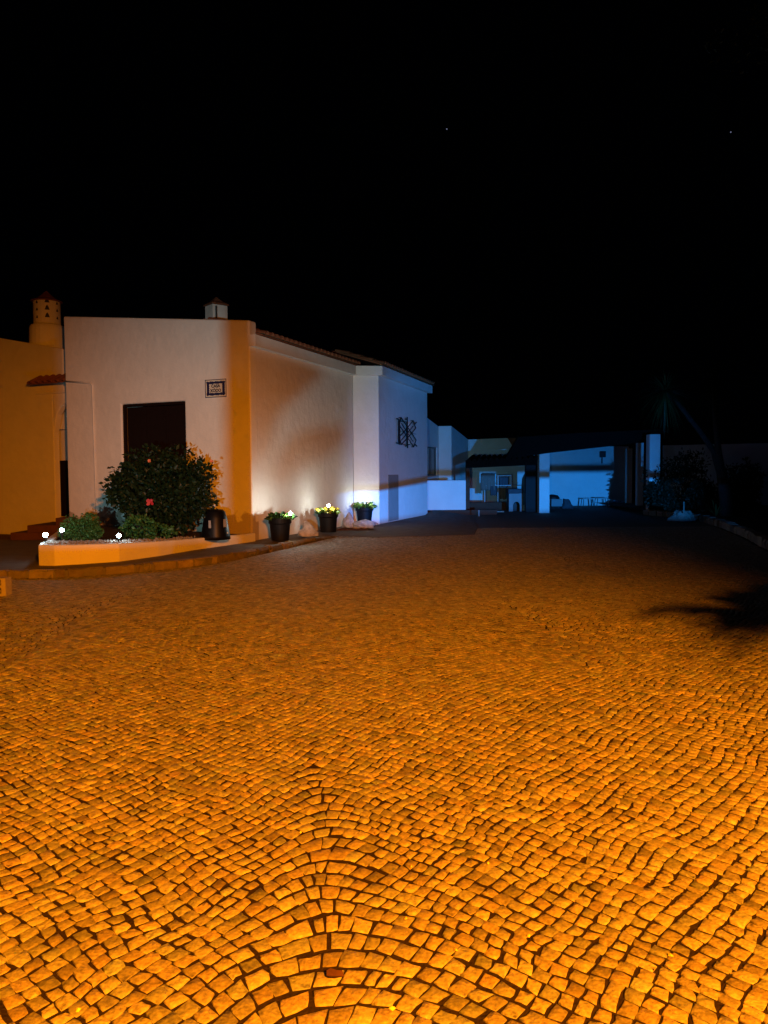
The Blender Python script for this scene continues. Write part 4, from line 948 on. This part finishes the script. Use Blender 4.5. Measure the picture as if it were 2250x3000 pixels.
# multi-stemmed yucca
YT = 26.0
def yt(x, y, d=0): return P(x, y, YT+d)
yu = thing('yucca_tree', yt(2135, 1520), 'forked palm like tree with slanting pale trunk on the right', 'tree')
b = MB(); b.tube([yt(2140, 1535), yt(2136, 1490), yt(2122, 1430), yt(2112, 1380)], [.42, .30, .20, .15], 12)
b.tube([yt(2112, 1385), yt(2104, 1320), yt(2098, 1260), yt(2093, 1200), yt(2092, 1110)], [.15, .11, .085, .075, .06], 10); b.build('trunk', 'bark', yu, smooth=True)
b = MB(); b.tube([yt(2118, 1410), yt(2090, 1320, .1), yt(2050, 1264, .1), yt(2000, 1200, .2), yt(1955, 1150, .2)], [.14, .10, .085, .075, .06], 10); b.build('slanting_stem', 'bark', yu, smooth=True)
def rosette(c, n, L, wd, seed, root, m='frond'):
    g = random.Random(seed); b = MB(); c = Vector(c)
    for i in range(n):
        a = g.random()*6.283; el = g.uniform(-1.2, 1.2); l = L*g.uniform(.75, 1.1); d = Vector((math.cos(a)*math.cos(el), math.sin(a)*math.cos(el), math.sin(el))); s_ = Vector((-math.sin(a), math.cos(a), 0)); n0 = len(b.v)
        for k in range(5):
            t_ = k/4; p = c+d*l*t_+Vector((0, 0, -.35*l*t_*t_)); w_ = wd*(1-t_*.95); b.v += [p+s_*w_*.5, p-s_*w_*.5]
        for k in range(4): b.f.append((n0+2*k, n0+2*k+1, n0+2*k+3, n0+2*k+2))
    return b.build('frond_crown', m, root, fix=False)
rosette(yt(1950, 1145, .2), 240, 1.2, .045, 5, yu); rosette(yt(2092, 1105), 200, 1.2, .045, 6, yu, 'darkleaf')
blades('agave', 'spiky young agave at the foot of the forked tree', 'plant', yt(2097, 1512, -.6), 11, .75, .07, 'frond', 9, .8, .15, up=.5)
b = MB(); p = P(2003.5, 1493, 25); b.tube([p+Vector((0, 0, -.12)), P(2003.5, 1471, 25)], .022, 6); b.lathe(P(2003.5, 1471, 25), [(.024, 0), (.012, .02)], 6); tag(b.build('marker_stake', 'kerb_dark'), 'thin white stake standing above the bed rock', 'stake')
p = P(2003, 1512, 25.5); rock((p.x, p.y, .05), .5, .35, .28, 'long grey rock at the corner of the dark bed', 35, 'bed_rock', 'kerb_dark')
# tall tree whose crown hangs into the top right corner
tt = Vector((10.2, 13.5, .1)); tall = thing('tall_tree', tt, 'tall tree, dim reddish foliage hanging into the top right corner', 'tree')
b = MB(); b.tube([tt, tt+Vector((-.1, .1, 3)), tt+Vector((-.2, -.1, 6)), tt+Vector((-.5, -.3, 9.5))], [.24, .19, .15, .06], 10)
for a in range(6):
    s_ = tt+Vector((-.3, -.1, 6.2+a*.5)); e_ = s_+Vector((math.cos(a*1.9+2.6)*1.9, math.sin(a*1.9+2.6)*1.6, 1.0)); b.tube([s_, s_.lerp(e_, .5)+Vector((0, 0, .25)), e_], [.07, .045, .015], 6)
b.build('trunk', 'bark', tall, smooth=True)
cz = P(2215, 95, 13.3); g = np.random.default_rng(77)
bl = [((9.8, 13.4, 10.0), (2.0, 1.8, 1.5)), (tuple(cz+Vector((.55, 0, .1))), (.75, .8, .75)), (tuple(cz+Vector((.9, .2, 1.0))), (1.0, .9, .9)), (tuple(P(2110, 120, 13.2)), (.42, .5, .22)), (tuple(P(2165, 180, 13.2)), (.45, .4, .2))]
pts, out = blob_points(9000, bl, g, .15); V, F = leaf_cloud(pts, .10, out*.4, 3.0, seed=5); np_mesh('crown', V, F, 'leaf', tall)

# ------------------------------------------------------------------ plants, lamps and added light blockers just outside the frame
pc = LAMP.lerp(Vector((4.6, 8.6, 0)), .62)
pm = thing('sago_palm', (pc.x+.35, pc.y-.1, .1), 'feathery palm outside the frame that shades the paving', 'palm')
b = MB(); b.tube([(pc.x+.35, pc.y-.1, 0), (pc.x+.2, pc.y, pc.z*.6), (pc.x, pc.y, pc.z)], [.14, .12, .13], 10); b.build('trunk', 'bark', pm)
gq = random.Random(12); b = MB()
for i in range(64):
    a = 2*math.pi*i/64+gq.gauss(0, .1); el = gq.uniform(-.1, .8); l = gq.uniform(.55, 1.25); d = Vector((math.cos(a)*math.cos(el), math.sin(a)*math.cos(el), math.sin(el))); s_ = Vector((-math.sin(a), math.cos(a), 0))
    for k in range(24):
        t_ = (k+1)/24; p = pc+d*l*t_+Vector((0, 0, -.45*l*t_*t_)); ll = .16*math.sin(math.pi*min(1, t_*.85+.12))+.02; n0 = len(b.v)
        for sg in (-1, 1):
            n0 = len(b.v); e_ = p+s_*sg*ll+d*ll*.5; b.v += [p-d*.026, p+d*.026, e_]; b.f.append((n0, n0+1, n0+2))
b.build('frond_crown', 'frond', pm, fix=False)
b = MB()
sl = thing('street_lamp', (LAMP.x+.6, LAMP.y-.5, 0), 'tall sodium street lamp behind the viewer', 'street lamp')
b.tube([(LAMP.x+.6, LAMP.y-.5, 0), (LAMP.x+.6, LAMP.y-.5, 7.1), (LAMP.x+.35, LAMP.y-.3, 7.45), (LAMP.x, LAMP.y, 7.42)], [.08, .06, .045, .04], 10); b.build('pole', 'grey', sl)
b = MB(); b.lathe((LAMP.x, LAMP.y, 7.2), [(.30, .0), (.28, .05), (.12, .22), (.05, .24)], 16); b.build('lamp_shade', 'grey', sl)
# low LED floodlights: housing on a stake, lower lip added to keep light off the ground
def floodlight(F0, drop, label):
    fl = thing('floodlight', (F0.x, F0.y, 0), label, 'floodlight')
    b = MB(); b.box((F0.x, F0.y-.12, F0.z), .3, .04, .24); b.box((F0.x, F0.y-.02, F0.z+.12), .3, .16, .012); b.build('housing', 'black', fl)
    LIP = .42; b = MB(); b.box((F0.x, F0.y+LIP/2-.05, F0.z-drop*LIP-.006), .9, LIP+.1, .012); b.build('lip', 'black', fl)
    b = MB(); b.tube([(F0.x, F0.y-.12, F0.z-.1), (F0.x, F0.y-.12, 0)], .015, 8); b.build('stake', 'black', fl)
    return fl
fl1 = floodlight(FLOOD, .049, 'low blue white floodlight on a stake behind the viewer')
b = MB(); b.box((FLOOD.x-.20-.35*math.tan(R(18.7)), FLOOD.y+.35, FLOOD.z+.08), .40, .004, .3); b.build('light_blocker', 'black', fl1)  # added plate that blocks this lamp from the left annex
floodlight(FLOOD2, .024, 'low blue white floodlight in the garden bed right of the frame')
baf = thing('beam_baffle', (FLOOD2.x, FLOOD2.y+1, 0), 'low rail fence of fine wires, unseen, added to shape the floodlight beam', 'baffle')
b = MB(); xa, xb = FLOOD2.x-.7, FLOOD2.x+.7; za, zb_ = FLOOD2.z+.034, FLOOD2.z+.036; y_ = FLOOD2.y+1.0; hh = .012
b.hexa([(xa, y_-.004, za), (xb, y_-.004, zb_), (xb, y_+.004, zb_), (xa, y_+.004, za)], [(xa, y_-.004, za+hh), (xb, y_-.004, zb_+hh), (xb, y_+.004, zb_+hh), (xa, y_+.004, za+hh)]); b.build('rail', 'black', baf)  # added rail casts the dark band, wires above it dim the upper beam
for x_ in (xa-.01, xb+.01):
    b = MB(); b.box((x_, y_, (FLOOD2.z+.35)/2), .02, .02, FLOOD2.z+.35); b.build('post', 'black', baf)
b = MB()
for k in range(740):
    x_ = xa+(xb-xa)*k/739; zl_ = za+(zb_-za)*k/739+hh; b.box((x_, y_, (zl_+FLOOD2.z+.34)/2), .0011, .001, FLOOD2.z+.34-zl_)
o = b.build('dimming_wires', 'black', baf, fix=False); o['kind'] = 'stuff'
# unseen post and leaf shapes added in the beam to shadow the walls
dAB = (Vector((AB.x-.25, AB.y, 0))-FLOOD); dAB.z = 0; dAB.normalize(); pp = FLOOD+dAB*.36
b = MB(); b.tube([(pp.x, pp.y, -.02), (pp.x, pp.y, 1.75)], .0068, 8); b.lathe((pp.x, pp.y, 1.75), [(.013, 0), (.006, .01)], 8); tag(b.build('shadow_stake', 'wood'), 'unseen thin stake added before the floodlight to cast a shadow strip', 'stake')
wd_ = thing('shadow_leaves', (pp.x+.15, pp.y-.2, 0), 'unseen leaf shapes added before the floodlight to shadow the side wall', 'weed')
def toward(px, py, dist):
    tg = wB.pt(*wB.uz(px, py)); return FLOOD+(tg-FLOOD).normalized()*dist
for lf_ in ([(735, 1000), (860, 1035), (960, 1085), (900, 1140), (850, 1180), (800, 1235), (770, 1320), (738, 1420)], [(775, 1400), (830, 1310), (880, 1265), (960, 1245), (1030, 1255), (1010, 1300), (940, 1345), (870, 1390), (815, 1430)]):
    q = [toward(x, y, .36) for x, y in lf_]; n = len(q); ctr_ = sum(q, Vector())/n  # outline projected from the lamp onto the wall area it shadows
    o = mesh_obj('leaf', q+[ctr_+Vector((0, .004, 0))], [(k, (k+1) % n, n) for k in range(n)], 'leaf'); s2 = o.modifiers.new('s', 'SOLIDIFY'); s2.thickness = .0008; put(o, wd_)
wc = toward(800, 1235, .36); b = MB(); b.tube([(wc.x-.03, wc.y, 0), (wc.x-.004, wc.y, wc.z-.02), wc], .0012, 5); b.build('stem', 'leaf', wd_)

# unseen broad tree added to block the street lamp from the far right
st = Vector((6.3, 6.2, .1)); sht = thing('shade_tree', st, 'unseen broad tree added outside the frame to shade the right side', 'tree')
b = MB(); b.tube([st, st+Vector((-.1, 0, 1.5)), st+Vector((-.4, -.1, 3.6))], [.2, .16, .08], 10)
for a in range(5):
    s_ = st+Vector((-.2, 0, 2.2+a*.25)); e_ = s_+Vector((math.cos(a*1.3)*1.0-.3, math.sin(a*1.3)*.9, 1.2)); b.tube([s_, e_], [.06, .015], 6)
b.build('trunk', 'bark', sht, smooth=True)
bl = [((5.3, 6, 3.6), (1.35, 1.0, 1.0)), ((6.9, 6.3, 3.5), (1.2, 1.1, 1.0)), ((4.2, 6, 3.8), (.66, .6, .75)), ((4.4, 6, 3.3), (.7, .6, .6)), ((4.6, 6.1, 3.9), (.7, .6, .6)), ((4.6, 5.8, 3.6), (.6, .6, .6)), ((4.0, 6, 3.9), (.5, .5, .6)), ((4.0, 5.8, 3.5), (.45, .5, .5))]
pts, out = blob_points(21000, bl, np.random.default_rng(8), .1); V, F = leaf_cloud(pts, .26, out*.4, 2.0, seed=15); np_mesh('crown', V, F, 'darkleaf', sht)
# ------------------------------------------------------------------ small litter and stars
b = MB()
for i in range(16):
    x, y = ((1190, 2692), (1335, 2785), (1550, 2743), (1205, 2540), (1965, 2800), (1430, 2530), (1880, 2255), (1620, 2020), (880, 2440), (230, 2960), (1700, 2030), (460, 2056), (1150, 2955), (1925, 2030), (2110, 2050), (1640, 1800))[i]
    p = G(x, y, .004); r = random.uniform(.006, .013); a = random.random()*6; n0 = len(b.v)
    b.v += [p+Vector((r*math.cos(a+k*1.2566)*random.uniform(.6, 1.2), r*math.sin(a+k*1.2566), .004*(k % 2))) for k in range(5)]+[p+Vector((0, 0, .009))]; b.f += [(n0+k, n0+(k+1) % 5, n0+5) for k in range(5)]
o = b.build('fallen_petals', 'petal', fix=False); o['label'] = 'scattered tiny yellow petals on the cobbles'; o['category'] = 'petals'; o['kind'] = 'stuff'
c = G(983, 2862, .006); b = MB(); vs = []  # dark patch in place of a hole in one broken cobble
for k in range(9):
    a = 2*math.pi*k/9; rr = .022*random.uniform(.6, 1.3); vs.append(c+Vector((rr*1.3*math.cos(a), rr*math.sin(a), random.uniform(.0, .018))))
b.add(vs+[c+Vector((0, 0, .004))], [(k, (k+1) % 9, 9) for k in range(9)]); tag(b.build('hole_patch', 'dry', fix=False), 'dark curled patch standing in for a hole in a near cobble', 'leaf')
for i, (x, y) in enumerate(((1309, 378), (2141, 387))):
    p = P(x, y, 900); bm = bmesh.new(); bmesh.ops.create_icosphere(bm, subdivisions=2, radius=.75); me = bpy.data.meshes.new('star'); bm.to_mesh(me); bm.free(); me.materials.append(M['star'])
    o = bpy.data.objects.new('star', me); C.objects.link(o); o.location = p; tag(o, ('faint star high over the middle of the sky', 'faint star in the upper right sky')[i], 'star', 'stars')
bpy.context.view_layer.update()
